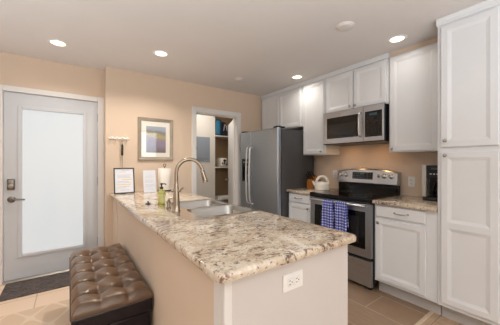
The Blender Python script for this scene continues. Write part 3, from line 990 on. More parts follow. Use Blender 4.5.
# paper towels
px, py = 1.005, 3.29
t = thing('paper_towel_holder', 'wire paper towel holder with a loop on top, by the tan wall', 'towel holder', (px, py, CT1))
b = BM(); lathe(b, [(0.078, 0.0006), (0.078, 0.006), (0.070, 0.010), (0.012, 0.012)], (px, py, CT1), 'z', 32); obj('base', b, 'black_matte', t, True)
b = BM(); tube(b, [(px, py, CT1 + 0.01), (px, py, CT1 + 0.312)], 0.005, 8)
tube(b, [(px + 0.016 * math.sin(a), py, CT1 + 0.328 - 0.018 * math.cos(a)) for a in [2 * math.pi * i / 16 for i in range(17)]], 0.0035, 8, False); obj('rod', b, 'black_matte', t, True)
b = BM(); lathe(b, [(0.020, 0.014), (0.080, 0.014), (0.082, 0.018), (0.082, 0.286), (0.080, 0.290), (0.020, 0.290)], (px, py, CT1), 'z', 40, False)
lathe(b, [(0.020, 0.290), (0.020, 0.014)], (px, py, CT1), 'z', 40, False)
tag(at_base(obj('paper_towel_roll', b, 'towel_paper', None, True)), 'white paper towel roll standing on its holder by the wall', 'paper towels')

# ------------------------------------------------------------------ hooks and picture on the wall
t = thing('hook_rail', 'small white hook rail on the tan wall beside the entry door', 'hook rail', (0.505, YP, 1.57))
b = BM(); box(b, 0.388, 0.622, YP - 0.014, YP - 0.0005, 1.566, 1.586, 0.005, 3); obj('rail', b, 'white_plastic', t, True)
for x in (0.42, 0.475, 0.535, 0.592):
    b = BM(); tube(b, smooth_path([(x, YP - 0.014, 1.572), (x, YP - 0.028, 1.560), (x, YP - 0.042, 1.556), (x, YP - 0.050, 1.568), (x, YP - 0.051, 1.580)]), 0.0045, 8)
    lathe(b, [(0.002, -0.011), (0.008, -0.008), (0.012, 0), (0.008, 0.008), (0.002, 0.011)], (x, YP - 0.051, 1.583), 'y', 14)
    obj('hook', b, 'white_plastic', t, True)
t = thing('hanging_wand', 'thin wand with a black grip hanging from the white hook rail', 'wand', (0.535, YP - 0.043, 1.16))
wx = 0.535; wy = YP - 0.038
b = BM(); tube(b, [(wx + 0.010 * math.sin(a), wy, 1.552 - 0.010 * math.cos(a) + 0.001) for a in [2 * math.pi * i / 14 for i in range(15)]], 0.0022, 8, False)
tube(b, [(wx, wy, 1.543), (wx, wy, 1.365), (wx, wy, 1.17)], [0.004, 0.004, 0.003], 8); obj('rod', b, 'hinge', t, True)
b = BM(); lathe(b, [(0.005, 0.0), (0.0115, 0.008), (0.0125, 0.07), (0.0115, 0.132), (0.005, 0.14)], (wx, wy, 1.365), 'z', 14); obj('grip', b, 'black_plastic', t, True)

X0, X1, Z0, Z1 = 0.719, 1.172, 1.312, 1.868
t = thing('framed_picture', 'landscape print with white mat in a silver frame, on the tan wall', 'picture', ((X0 + X1) / 2, YP, Z0))
b = BM(); k = 0.042
prof = [(0.0, -0.001), (0.0, -0.022), (0.006, -0.026), (0.014, -0.022), (k - 0.006, -0.016), (k, -0.012), (k, -0.004)]
rings = [[b.verts.new((x, YP + d, z)) for x, z in ((X0 + i, Z0 + i), (X1 - i, Z0 + i), (X1 - i, Z1 - i), (X0 + i, Z1 - i))] for i, d in prof]
for a, c in zip(rings, rings[1:]):
    for i in range(4): b.faces.new((a[i], a[(i + 1) % 4], c[(i + 1) % 4], c[i]))
obj('frame', b, 'frame_silver', t)
b = BM(); box(b, X0 + 0.035, X1 - 0.035, YP - 0.006, YP - 0.002, Z0 + 0.035, Z1 - 0.035); obj('mat_board', b, 'mat_board', t)
IX0, IX1, IZ0, IZ1 = 0.822, 1.076, 1.412, 1.760
b = BM(); box(b, IX0, IX1, YP - 0.0072, YP - 0.0062, IZ0, IZ1)
pr = obj('print', b, 'print', t)
pr.data.transform(Matrix.Translation((0, 0, Z0 - IZ0))); pr.location = (0, 0, IZ0 - Z0)
b = BM(); box(b, X0 + 0.038, X1 - 0.038, YP - 0.0112, YP - 0.0100, Z0 + 0.038, Z1 - 0.038); obj('glazing', b, 'glass', t)

# ------------------------------------------------------------------ refrigerator
FY0, FY1 = 2.502, 3.395
t = thing('refrigerator', 'side-by-side stainless refrigerator with dark grey sides', 'refrigerator', (2.64, (FY0 + FY1) / 2, 0))
b = BM(); box(b, 2.325, 2.98, FY0 + 0.004, FY1 - 0.004, 0.055, 1.735, 0.004, 2); obj('case', b, 'grey_side', t)
b = BM(); box(b, 2.31, 2.95, FY0 + 0.02, FY1 - 0.02, 0.0, 0.054); obj('base_grille', b, 'black_matte', t)
seam = 3.103
def fdoor(y0, y1, hole=None):
    bb = BM(); zz0, zz1, x0, x1 = 0.06, 1.752, 2.250, 2.320
    if not hole:
        box(bb, x0, x1, y0, y1, zz0, zz1, 0.020, 4)
    else:
        hy0, hy1, hz0, hz1 = hole
        # face with an opening for the dispenser: front ring, recess walls and back
        o_f = [bb.verts.new((x0, y, z)) for y, z in ((y0 + 0.008, zz0 + 0.008), (y1 - 0.008, zz0 + 0.008), (y1 - 0.008, zz1 - 0.008), (y0 + 0.008, zz1 - 0.008))]
        o_s = [bb.verts.new((x0 + 0.008, y, z)) for y, z in ((y0, zz0), (y1, zz0), (y1, zz1), (y0, zz1))]
        o_b = [bb.verts.new((x1, y, z)) for y, z in ((y0, zz0), (y1, zz0), (y1, zz1), (y0, zz1))]
        i_f = [bb.verts.new((x0, y, z)) for y, z in ((hy0, hz0), (hy1, hz0), (hy1, hz1), (hy0, hz1))]
        i_b = [bb.verts.new((x0 + 0.05, y, z)) for y, z in ((hy0, hz0), (hy1, hz0), (hy1, hz1), (hy0, hz1))]
        for A, B in ((o_b, o_s), (o_s, o_f), (o_f, i_f), (i_f, i_b)):
            for i in range(4): bb.faces.new((A[i], A[(i + 1) % 4], B[(i + 1) % 4], B[i]))
        bb.faces.new(i_b); bb.faces.new(list(reversed(o_b)))
    return obj('door', bb, 'steel_dark', t, True)
HOLE = (3.158, 3.345, 0.985, 1.338)
dl = fdoor(seam + 0.003, FY1, HOLE)
dr_ = fdoor(FY0, seam - 0.003)
def fhandle(y, parent):
    bb = BM()
    tube(bb, smooth_path([(2.252, y, 1.515), (2.222, y, 1.505), (2.198, y, 1.46), (2.186, y, 1.25), (2.183, y, 1.08), (2.186, y, 0.90), (2.198, y, 0.71), (2.222, y, 0.665), (2.252, y, 0.655)]), 0.0125, 12)
    obj('handle', bb, 'silver_plastic', parent, True)
fhandle(seam + 0.038, dl); fhandle(seam - 0.038, dr_)
b = BM()
y0, y1, z0, z1 = HOLE
for (a0, a1, c0_, c1_) in ((y0, y0 + 0.012, z0, z1), (y1 - 0.012, y1, z0, z1), (y0 + 0.012, y1 - 0.012, z0, z0 + 0.012), (y0 + 0.012, y1 - 0.012, z1 - 0.012, z1)):
    box(b, 2.246, 2.298, a0, a1, c0_, c1_, 0.002, 1)
box(b, 2.252, 2.296, y0 + 0.012, y1 - 0.012, z1 - 0.115, z1 - 0.012, 0.003, 2)
dsp = obj('dispenser', b, 'black_plastic', dl)
for i in range(4):
    b = BM(); box(b, 2.2495, 2.2525, y0 + 0.025 + i * 0.036, y0 + 0.047 + i * 0.036, z1 - 0.060, z1 - 0.045, 0.001, 1); obj('button', b, 'silver_plastic', dsp)
for yy in (y0 + 0.06, y0 + 0.125):
    b = BM(); box(b, 2.27, 2.282, yy - 0.018, yy + 0.018, z0 + 0.11, z0 + 0.22, 0.004, 2); obj('paddle', b, 'grey_side', dsp)
b = BM(); lathe(b, [(0.016, 0), (0.016, -0.003), (0.012, -0.004)], (2.2495, 2.60, 1.690), 'x', 20); obj('emblem', b, 'chrome', dr_, True)
for y in (FY0 + 0.06, FY1 - 0.06):
    b = BM(); box(b, 2.262, 2.40, y - 0.045, y + 0.045, 1.7535, 1.772, 0.006, 2); obj('hinge_cover', b, 'black_matte', t)

# ------------------------------------------------------------------ range
RY0, RY1 = 1.309, 2.071
RM = (RY0 + RY1) / 2
t = thing('kitchen_range', 'stainless electric range with black glass cooktop', 'range', (2.7, RM, 0))
b = BM(); box(b, 2.44, 3.03, RY0, RY1, 0.075, 0.885, 0.003, 1); obj('body', b, 'black_plastic', t)
for (x, y) in ((2.47, RY0 + 0.05), (2.47, RY1 - 0.05), (2.97, RY0 + 0.05), (2.97, RY1 - 0.05)):
    b = BM(); lathe(b, [(0.02, 0), (0.02, 0.05), (0.012, 0.052), (0.012, 0.076)], (x, y, 0), 'z', 12); obj('foot', b, 'black_plastic', t, True)
b = BM(); box(b, 2.44, 2.46, RY0 + 0.01, RY1 - 0.01, 0.025, 0.074); obj('toe_panel', b, 'black_matte', t)
b = BM()
prism(b, [(2.388, 0.872), (2.384, 0.885), (2.384, 0.908), (2.392, 0.920), (2.955, 0.920), (2.955, 0.886), (2.44, 0.886), (2.43, 0.868)], 'y', RY0, RY1)
ck = obj('cooktop', b, 'black_glass', t, True, 30)
for (x, y, r) in ((2.56, 1.52, 0.115), (2.56, 1.90, 0.085), (2.81, 1.52, 0.08), (2.81, 1.90, 0.105)):
    b = BM()
    for rr in (r, r * 0.62): lathe(b, [(rr - 0.0015, 0.9201), (rr - 0.0015, 0.9206), (rr + 0.0015, 0.9206), (rr + 0.0015, 0.9201)], (x, y, 0), 'z', 40, False)
    obj('burner_ring', b, 'grey_side', ck, True)
# oven door with its window
oz0, oz1 = 0.332, 0.862
wy0, wy1, wz0, wz1 = 1.372, 2.010, 0.41, 0.785
b = BM()
for (a0, a1, c0_, c1_) in ((RY0 + 0.002, wy0, oz0, oz1), (wy1, RY1 - 0.002, oz0, oz1), (wy0, wy1, oz0, wz0), (wy0, wy1, wz1, oz1)):
    box(b, 2.402, 2.437, a0, a1, c0_, c1_)
od = obj('oven_door', b, 'steel', t)
b = BM(); box(b, 2.4045, 2.4125, wy0, wy1, wz0, wz1); ww = obj('window', b, 'black_glass', od)
b = BM(); box(b, 2.4035, 2.4045, wy0 + 0.07, wy1 - 0.07, wz0 + 0.05, wz1 - 0.055); obj('inner_glass', b, 'oven_glass', ww)
hz = 0.846
b = BM(); tube(b, [(2.352, RY0 + 0.03, hz), (2.352, RY1 - 0.03, hz)], 0.0135, 14)
for y in (RY0 + 0.055, RY1 - 0.055): box(b, 2.352, 2.404, y - 0.014, y + 0.014, hz - 0.011, hz + 0.011, 0.003, 1)
obj('handle', b, 'steel', od, True)
b = BM(); box(b, 2.402, 2.438, RY0 + 0.002, RY1 - 0.002, 0.046, 0.302, 0.004, 2); obj('storage_drawer', b, 'steel', t)
# backguard: black riser below, curved stainless panel above
b = BM(); box(b, 2.958, 3.025, RY0 + 0.004, RY1 - 0.004, 0.886, 1.03, 0.003, 1); obj('riser', b, 'black_glass', t)
b = BM()
def bgx(z): return 2.945 - 0.03 * (1 - (1.20 - z) / 0.20) * 0 + 0.02 * (z - 1.02) / 0.18
N = 16; fr_, bk_ = [], []
def ztop(s): return 1.172 + 0.036 * (1 - (2 * s - 1) ** 2)
cols = []
for i in range(N + 1):
    s = i / N; y = RY0 + (RY1 - RY0) * s; zt = ztop(s)
    cols.append([b.verts.new(p) for p in ((3.028, y, 1.022), (2.938, y, 1.022), (2.932, y, 1.032), (2.950, y, zt - 0.016), (2.962, y, zt - 0.003), (2.98, y, zt), (3.028, y, zt))])
for a, c in zip(cols, cols[1:]):
    for k in range(7): b.faces.new((a[k], a[(k + 1) % 7], c[(k + 1) % 7], c[k]))
b.faces.new(cols[0]); b.faces.new(list(reversed(cols[-1])))
pn = obj('control_panel', b, 'steel', t, True, 30)
fxn = lambda z: 2.932 + 0.018 * (z - 1.032) / (ztop(0.5) - 0.016 - 1.032)
R = Matrix.Rotation(math.atan2(0.018, 0.14), 3, 'Y')
b = BM(); obox(b, (fxn(1.118) - 0.001, 1.718, 1.118), 0.005, 0.265, 0.085, R, 0.001, 1); ds = obj('display', b, 'black_glass', pn)
for i in range(6):
    for j in range(3):
        if 2 <= i <= 3 and j == 2: continue
        b = BM(); obox(b, (fxn(1.09 + j * 0.026) - 0.0045, 1.61 + i * 0.043, 1.09 + j * 0.026), 0.0012, 0.022, 0.009, R); obj('button', b, 'grey_side', ds)
b = BM(); obox(b, (fxn(1.142) - 0.0045, 1.718, 1.142), 0.0012, 0.055, 0.018, R); obj('clock', b, 'display', ds)
for (y, r) in ((2.022, 0.024), (1.946, 0.024), (1.516, 0.015), (1.452, 0.024), (1.372, 0.024)):
    z = 1.122; b = BM(); ax = axes_for(R @ Vector((-1, 0, 0)))
    lathe(b, [(r + 0.004, 0), (r + 0.004, 0.004), (r, 0.006), (r * 0.92, 0.022), (r * 0.7, 0.026)], (fxn(z), y, z), ax, 22)
    kn_ = obj('knob', b, 'chrome', pn, True)
    b = BM(); obox(b, (fxn(z) - 0.0285, y, z), 0.006, 0.006, r * 1.5, R, 0.001, 1); obj('grip', b, 'chrome', kn_)

# checked towels over the oven handle
def towel(label, y0, y1, zf, zb, seed):
    rnd = random.Random(seed); ph = rnd.random() * 6
    bb = BM(); prof = []
    r = 0.0175
    n = 16
    for i in range(n): prof.append((-r, zf + (hz - zf) * i / n, 1))
    for i in range(9):
        a = math.pi - math.pi * i / 8; prof.append((r * math.cos(a), hz + r * math.sin(a), 0.3))
    for i in range(1, 9): prof.append((r, hz + (zb - hz) * i / 8, 0.2))
    m = 22; grid = []
    for j in range(m + 1):
        s = j / m; row = []
        for (dx, z, wv) in prof:
            drop = max(0, hz - z)
            wob = 0.0105 * math.sin(s * 9.5 + ph) * min(1, drop / 0.12) * wv if dx < 0 else 0
            yy = y0 + (y1 - y0) * s + (s - 0.5) * 0.02 * drop / 0.3 * (1 if dx < 0 else 0) + 0.004 * math.sin(z * 22 + ph) * min(1, drop / 0.1)
            row.append(bb.verts.new((2.352 + dx - (0.004 if dx < 0 else 0) * min(1, drop / 0.1) + min(0, wob - 0.006) , yy, z + (0.004 * math.sin(s * 5 + ph) if drop > 0.28 and dx < 0 else 0))))
        grid.append(row)
    for A, B in zip(grid, grid[1:]):
        for k in range(len(prof) - 1): bb.faces.new((A[k], A[k + 1], B[k + 1], B[k]))
    o = obj('dish_towel', bb, 'check', None, True, 80)
    md = o.modifiers.new('thickness', 'SOLIDIFY'); md.thickness = 0.0035; md.offset = -1
    at_base(o)
    tag(o, label, 'towel', 'blue checked towels on the oven handle')
towel('blue checked towel on the oven handle, nearer the refrigerator', 1.703, 1.832, 0.52, 0.62, 3)
towel('blue checked towel on the oven handle, nearer the coffee maker', 1.535, 1.672, 0.50, 0.60, 5)

# ------------------------------------------------------------------ microwave
MX = 2.655
MY0, MY1 = 1.318, 2.078
t = thing('microwave', 'over-the-range stainless microwave mounted under the short wall cabinet', 'microwave', (2.85, RM, 1.503))
b = BM(); box(b, MX + 0.032, XR - 0.003, MY0, MY1, 1.503, 1.902, 0.003, 1); obj('case', b, 'black_plastic', t)
py = 1.535
b = BM()
g0, g1, k0, k1 = 1.60, 2.025, 1.575, 1.832
for (a0, a1, c0_, c1_) in ((py + 0.002, g0, 1.515, 1.9), (g1, MY1, 1.515, 1.9), (g0, g1, 1.515, k0), (g0, g1, k1, 1.9)):
    box(b, MX, MX + 0.031, a0, a1, c0_, c1_)
md_ = obj('door', b, 'steel', t)
b = BM(); box(b, MX + 0.002, MX + 0.012, g0, g1, k0, k1); w_ = obj('window', b, 'black_glass', md_)
b = BM(); box(b, MX + 0.0012, MX + 0.002, g0 + 0.035, g1 - 0.03, k0 + 0.04, k1 - 0.085); obj('inner_screen', b, 'oven_glass', w_)
b = BM(); tube(b, smooth_path([(MX, 1.568, 1.835), (MX - 0.03, 1.568, 1.825), (MX - 0.040, 1.568, 1.78), (MX - 0.042, 1.568, 1.70), (MX - 0.040, 1.568, 1.625), (MX - 0.03, 1.568, 1.582), (MX, 1.568, 1.572)]), 0.012, 12)
obj('handle', b, 'chrome', md_, True)
b = BM(); box(b, MX, MX + 0.031, MY0, py, 1.515, 1.9, 0.002, 1); kp = obj('control_panel', b, 'steel', t)
b = BM(); box(b, MX - 0.002, MX + 0.004, 1.332, 1.52, 1.560, 1.838, 0.001, 1); kd = obj('keypad', b, 'black_glass', kp)
for i in range(4):
    for j in range(7): b = BM(); box(b, MX - 0.0028, MX - 0.0019, 1.352 + i * 0.041, 1.371 + i * 0.041, 1.578 + j * 0.028, 1.588 + j * 0.028); obj('button', b, 'oven_glass', kd)
b = BM(); box(b, MX - 0.0028, MX - 0.0019, 1.385, 1.47, 1.79, 1.815); obj('clock', b, 'display', kd)
b = BM(); box(b, MX, MX + 0.031, MY0, MY1, 1.503, 1.514, 0.002, 1); obj('vent_lip', b, 'black_plastic', t)
b = BM(); lathe(b, [(0.009, 0), (0.009, -0.002)], (MX, 1.84, 1.862), 'x', 16); obj('emblem', b, 'chrome', md_, True)

# ------------------------------------------------------------------ worktop things
# kettle with a hoop handle
kx_, ky_, kz_ = 2.74, 2.165, CT1
t = thing('kettle', 'white kettle with a hoop handle on the small counter', 'kettle', (kx_, ky_, kz_))
b = BM(); lathe(b, [(0.088, 0.0008), (0.096, 0.006), (0.098, 0.03), (0.096, 0.07), (0.093, 0.090), (0.080, 0.102), (0.040, 0.108), (0.012, 0.109), (0.010, 0.112), (0.013, 0.116), (0.006, 0.120)], (kx_, ky_, kz_), 'z', 36)
obj('body', b, 'kettle', t, True)
b = BM(); hd = Vector((-0.35, 0.94, 0)).normalized()
pts = [Vector((kx_, ky_, kz_ + 0.088)) + hd * (0.080 * math.cos(a)) + Vector((0, 0, 0.092 * math.sin(a))) for a in [math.radians(q) for q in range(0, 181, 12)]]
tube(b, pts, [0.018] * len(pts), 12); obj('handle', b, 'kettle', t, True)
b = BM(); p0 = Vector((kx_, ky_, kz_ + 0.055)) + Vector((-0.5, 0.866, 0)) * 0.085
tube(b, smooth_path([p0, p0 + hd * 0.022 + Vector((0, 0, 0.022)), p0 + hd * 0.040 + Vector((0, 0, 0.058))]), [0.022 - 0.011 * i / 12 for i in range(13)], 12); obj('spout', b, 'kettle', t, True)

# knife block
t = thing('knife_block', 'orange wooden knife block with black-handled knives behind the kettle', 'knife block', (2.80, 2.395, CT1))
b = BM(); prism(b, [(2.76, CT1 + 0.0005), (2.90, CT1 + 0.0005), (2.90, CT1 + 0.15), (2.83, CT1 + 0.185), (2.76, CT1 + 0.10)], 'y', 2.34, 2.45); obj('block', b, 'knife_wood', t)
i = 0
for row, (x, z) in enumerate(((2.785, 0.128), (2.815, 0.164))):
    for y in (2.358, 2.395, 2.432):
        b = BM(); d = Vector((-0.63, 0, 0.77)).normalized(); p = Vector((x, y, CT1 + z))
        lathe(b, [(0.008, 0.0), (0.010, 0.02), (0.009, 0.07), (0.011, 0.095), (0.006, 0.10)], p, axes_for(d), 10); obj('knife_handle', b, 'black_plastic', t, True)

# coffee maker
qx, qy = 2.925, 0.912
t = thing('coffee_maker', 'black drip coffee maker with glass carafe beside the pantry', 'coffee maker', (qx, qy, CT1))
b = BM(); box(b, qx - 0.135, qx + 0.12, qy - 0.10, qy + 0.10, CT1 + 0.0008, CT1 + 0.035, 0.008, 3)
lathe(b, [(0.062, 0.034), (0.062, 0.037)], (qx - 0.055, qy, CT1), 'z', 28); obj('base', b, 'black_plastic', t, True)
b = BM(); box(b, qx + 0.02, qx + 0.12, qy - 0.10, qy + 0.10, CT1 + 0.036, CT1 + 0.215, 0.008, 3); obj('column', b, 'black_plastic', t, True)
b = BM(); box(b, qx - 0.130, qx + 0.12, qy - 0.10, qy + 0.10, CT1 + 0.216, CT1 + 0.336, 0.010, 3); hdm = obj('brew_head', b, 'black_plastic', t, True)
b = BM(); box(b, qx - 0.1325, qx - 0.1305, qy - 0.07, qy + 0.055, CT1 + 0.235, CT1 + 0.325, 0.0005, 1); ctl = obj('control_panel', b, 'black_matte', hdm)
b = BM(); box(b, qx - 0.1345, qx - 0.1325, qy - 0.045, qy + 0.03, CT1 + 0.297, CT1 + 0.315); obj('display', b, 'grey_side', ctl)
for i in range(4):
    b = BM(); box(b, qx - 0.1345, qx - 0.1325, qy - 0.06 + i * 0.028, qy - 0.045 + i * 0.028, CT1 + 0.25, CT1 + 0.26); obj('button', b, 'silver_plastic', ctl)
b = BM(); box(b, qx - 0.137, qx - 0.06, qy + 0.068, qy + 0.104, CT1 + 0.036, CT1 + 0.340, 0.004, 2); obj('water_gauge', b, 'light_silver', t, True)
t2 = thing('coffee_carafe', 'glass carafe with black lid and handle inside the coffee maker', 'carafe', (qx - 0.055, qy, CT1 + 0.0375))
cz = CT1 + 0.0375
b = BM(); lathe(b, [(0.045, 0.0005), (0.057, 0.010), (0.060, 0.05), (0.056, 0.09), (0.044, 0.125), (0.040, 0.14)], (qx - 0.055, qy - 0.02, cz), 'z', 28); obj('jug', b, 'carafe', t2, True)
b = BM(); lathe(b, [(0.042, 0.1395), (0.046, 0.142), (0.046, 0.156), (0.030, 0.164)], (qx - 0.055, qy - 0.02, cz), 'z', 28); obj('lid', b, 'black_plastic', t2, True)
b = BM(); hh = Vector((-0.75, 0.66, 0)); p = Vector((qx - 0.055, qy - 0.02, cz))
tube(b, smooth_path([p + hh * 0.044 + Vector((0, 0, 0.148)), p + hh * 0.085 + Vector((0, 0, 0.145)), p + hh * 0.094 + Vector((0, 0, 0.11)), p + hh * 0.088 + Vector((0, 0, 0.06)), p + hh * 0.062 + Vector((0, 0, 0.035))]), 0.009, 10)
obj('handle', b, 'black_plastic', t2, True)

# ------------------------------------------------------------------ utility room contents
t = thing('breaker_panel', 'grey electrical panel door on the utility room wall', 'electrical panel', (2.10, KB, 1.33))
bx0, bx1, bz0, bz1 = 1.86, 2.205, 1.295, 1.765
b = BM(); box(b, bx0, bx1, KB - 0.012, KB - 0.0005, bz0, bz1, 0.003, 1); obj('cover', b, 'breaker', t)
b = BM(); box(b, bx0 + 0.04, bx1 - 0.045, KB - 0.022, KB - 0.0125, bz0 + 0.055, bz1 - 0.055, 0.003, 1); d = obj('door', b, 'breaker', t)
b = BM(); box(b, bx0 + 0.05, bx0 + 0.075, KB - 0.026, KB - 0.0222, 1.52, 1.57, 0.002, 1); obj('latch', b, 'grey_side', d)

def shelf(z, label):
    bb = BM(); box(bb, kx + 0.002, XR - 0.002, KB, 4.748, z - 0.022, z, 0.003, 1)
    tag(at_base(obj('storage_shelf', bb, 'closet_shelf')), label, 'shelf', 'white shelves in the utility room')
shelf(1.815, 'white shelf under the blue bin in the utility room')
shelf(1.193, 'white shelf under the toaster in the utility room')
shelf(0.55, 'lowest white shelf in the utility room')
# blue bin with a dark rim
t = thing('storage_bin', 'blue rounded storage bin on the utility room shelf', 'bin', (2.403, 4.53, 1.8155))
b = BM()
rg = []
for z, s in ((1.8155, 0.88), (1.83, 0.97), (1.95, 1.0), (2.08, 1.0), (2.12, 0.97), (2.135, 0.86)):
    rg.append([b.verts.new((2.403 + (p[0]) * s, 4.53 + p[1] * s, z)) for p in round_rect(-0.072, 0.072, -0.11, 0.11, 0.045, 5)])
for a, c in zip(rg, rg[1:]):
    for i in range(len(a)): b.faces.new((a[i], a[(i + 1) % len(a)], c[(i + 1) % len(a)], c[i]))
b.faces.new(rg[0]); b.faces.new(rg[-1])
obj('body', b, 'blue_bin', t, True)
b = BM()
for yy in (4.418, ):
    ring = [(2.403 + 0.070 * c, yy, 1.975 + 0.152 * s) for c, s in [(max(-1, min(1, 1.25 * math.cos(q))), max(-1, min(1, 1.12 * math.sin(q)))) for q in [2 * math.pi * k / 40 for k in range(41)]]]
    tube(b, ring, 0.008, 8, False)
obj('edge_band', b, 'navy', t, True)
b = BM()
rg = []
for z, s in ((1.8155, 0.9), (1.84, 1.0), (1.98, 0.95), (2.08, 0.72), (2.11, 0.4)):
    rg.append([b.verts.new((2.575 + p[0] * s, 4.54 + p[1] * s, z)) for p in round_rect(-0.065, 0.065, -0.10, 0.10, 0.04, 5)])
for a, c in zip(rg, rg[1:]):
    for i in range(len(a)): b.faces.new((a[i], a[(i + 1) % len(a)], c[(i + 1) % len(a)], c[i]))
b.faces.new(rg[0]); b.faces.new(rg[-1])
t = thing('storage_bag', 'dark bag beside the blue bin on the utility room shelf', 'bag', (2.575, 4.54, 1.8155))
obj('body', b, 'navy', t, True)
b = BM(); tube(b, smooth_path([(2.535, 4.435, 1.92), (2.545, 4.43, 2.0), (2.57, 4.445, 2.05), (2.595, 4.435, 2.0), (2.61, 4.43, 1.92)]), 0.007, 8); obj('strap', b, 'silver_plastic', t, True)
# toaster
tx, ty, tz = 2.545, 4.53, 1.1935
t = thing('toaster', 'small white toaster with black controls on the utility room shelf', 'toaster', (tx, ty, tz))
b = BM()
rg = []
for z, s in ((0.008, 0.94), (0.02, 1.0), (0.13, 1.0), (0.165, 0.94), (0.178, 0.8)):
    rg.append([b.verts.new((tx + p[0] * s, ty + p[1] * s, tz + z)) for p in round_rect(-0.075, 0.075, -0.11, 0.11, 0.035, 5)])
for a, c in zip(rg, rg[1:]):
    for i in range(len(a)): b.faces.new((a[i], a[(i + 1) % len(a)], c[(i + 1) % len(a)], c[i]))
b.faces.new(rg[0]); b.faces.new(rg[-1])
obj('body', b, 'kettle', t, True)
for sx_ in (-1, 1):
    for sy_ in (-1, 1):
        b = BM(); lathe(b, [(0.012, 0), (0.012, 0.01)], (tx + 0.05 * sx_, ty + 0.08 * sy_, tz), 'z', 10); obj('foot', b, 'black_plastic', t, True)
b = BM(); box(b, tx - 0.012, tx + 0.012, ty - 0.113, ty - 0.108, tz + 0.05, tz + 0.15, 0.002, 1); box(b, tx - 0.028, tx + 0.028, ty - 0.135, ty - 0.112, tz + 0.115, tz + 0.138, 0.004, 2); obj('lever', b, 'black_plastic', t)
b = BM(); lathe(b, [(0.018, 0), (0.016, -0.014)], (tx + 0.045, ty - 0.109, tz + 0.05), 'y', 16); lathe(b, [(0.016, 0), (0.014, -0.008)], (tx - 0.045, ty - 0.109, tz + 0.07), 'y', 16); obj('dial', b, 'black_plastic', t, True)
b = BM()
for x in (-0.03, 0.03): box(b, tx + x - 0.012, tx + x + 0.012, ty - 0.07, ty + 0.07, tz + 0.177, tz + 0.1795)
obj('slots', b, 'black_matte', t)
b = BM(); rg = []
for z, s in ((0.0005, 0.95), (0.01, 1.0), (0.03, 1.0), (0.04, 0.96)):
    rg.append([b.verts.new((2.60 + p[0] * s, 4.545 + p[1] * s, 0.55 + z)) for p in round_rect(-0.16, 0.16, -0.13, 0.13, 0.03, 4)])
for a, c in zip(rg, rg[1:]):
    for i in range(len(a)): b.faces.new((a[i], a[(i + 1) % len(a)], c[(i + 1) % len(a)], c[i]))
b.faces.new(rg[0]); b.faces.new(rg[-1])
tag(at_base(obj('folded_linen', b, 'towel_paper', None, True)), 'folded white linen on the lowest utility room shelf', 'linen')

# ------------------------------------------------------------------ ottoman bench
OX0, OX1, OY0, OY1 = 0.006, 0.428, 1.63, 2.74
RZ = 0.0105
t = thing('storage_ottoman', 'dark leather storage ottoman with a tufted top, along the peninsula', 'ottoman', ((OX0 + OX1) / 2, (OY0 + OY1) / 2, RZ))
b = BM(); box(b, OX0 + 0.012, OX1 - 0.012, OY0 + 0.012, OY1 - 0.012, RZ + 0.03, 0.352, 0.012, 3); obj('base', b, 'leather_dark', t, True)
for x in (OX0 + 0.05, OX1 - 0.05):
    for y in (OY0 + 0.06, OY1 - 0.06):
        b = BM(); lathe(b, [(0.020, 0), (0.026, 0.034)], (x, y, RZ), 'z', 14); obj('foot', b, 'black_plastic', t, True)
b = BM(); box(b, OX0 + 0.002, OX1 - 0.002, OY0 + 0.002, OY1 - 0.002, 0.358, 0.438, 0.010, 3); lid = obj('lid', b, 'leather_dark', t, True)
# tufted cushion as a height field
BX = (0.150, 0.290); BY = [2.18 + 0.19 * k for k in (-2, -1, 0, 1, 2)]
creases = []
for yb in BY:
    creases += [((OX0, yb - 0.012), (BX[0], yb)), ((BX[0], yb), (BX[1], yb)), ((BX[1], yb), (OX1, yb - 0.012))]
ye = [OY0] + BY + [OY1]
longs = []
for xb in BX:
    longs += [((xb, OY0), (xb, BY[0])), ((xb, BY[-1]), (xb, OY1))]
    for a, c in zip(BY, BY[1:]): longs.append(((xb, a), (xb, c)))
def dseg(px, py, a, c):
    ax, ay = a; cx, cy = c; dx, dy = cx - ax, cy - ay
    tt = max(0, min(1, ((px - ax) * dx + (py - ay) * dy) / (dx * dx + dy * dy)))
    return math.hypot(px - ax - tt * dx, py - ay - tt * dy)
nx, ny = 84, 220
b = BM(); g = []
for i in range(nx + 1):
    row = []
    for j in range(ny + 1):
        x = OX0 + 0.004 + (OX1 - OX0 - 0.008) * i / nx; y = OY0 + 0.004 + (OY1 - OY0 - 0.008) * j / ny
        dc = min(dseg(x, y, a, c) for a, c in creases)
        dbt = min(math.hypot(x - bx_, y - by_) for bx_ in BX for by_ in BY)
        de = min(x - OX0, OX1 - x, y - OY0, OY1 - y)
        dl_ = min(dseg(x, y, a, c) for a, c in longs)
        hgt = 0.024 * (1 - math.exp(-(dc / 0.012) ** 1.0)) + 0.012 * (1 - math.exp(-(dl_ / 0.026) ** 1.2)) - 0.046 * math.exp(-(dbt / 0.034) ** 1.2)
        edge = 1 - math.exp(-(de / 0.026))
        row.append(b.verts.new((x, y, 0.438 + 0.038 * edge + hgt * min(1, 0.25 + edge))))
    g.append(row)
for i in range(nx):
    for j in range(ny): b.faces.new((g[i][j], g[i + 1][j], g[i + 1][j + 1], g[i][j + 1]))
rim = [g[i][0] for i in range(nx + 1)] + [g[nx][j] for j in range(1, ny + 1)] + [g[i][ny] for i in range(nx - 1, -1, -1)] + [g[0][j] for j in range(ny - 1, 0, -1)]
low = [b.verts.new((v.co.x, v.co.y, 0.424)) for v in rim]
for k in range(len(rim)): b.faces.new((rim[k], low[k], low[(k + 1) % len(rim)], rim[(k + 1) % len(rim)]))
cu = obj('tufted_cushion', b, 'leather', t, True, 80)
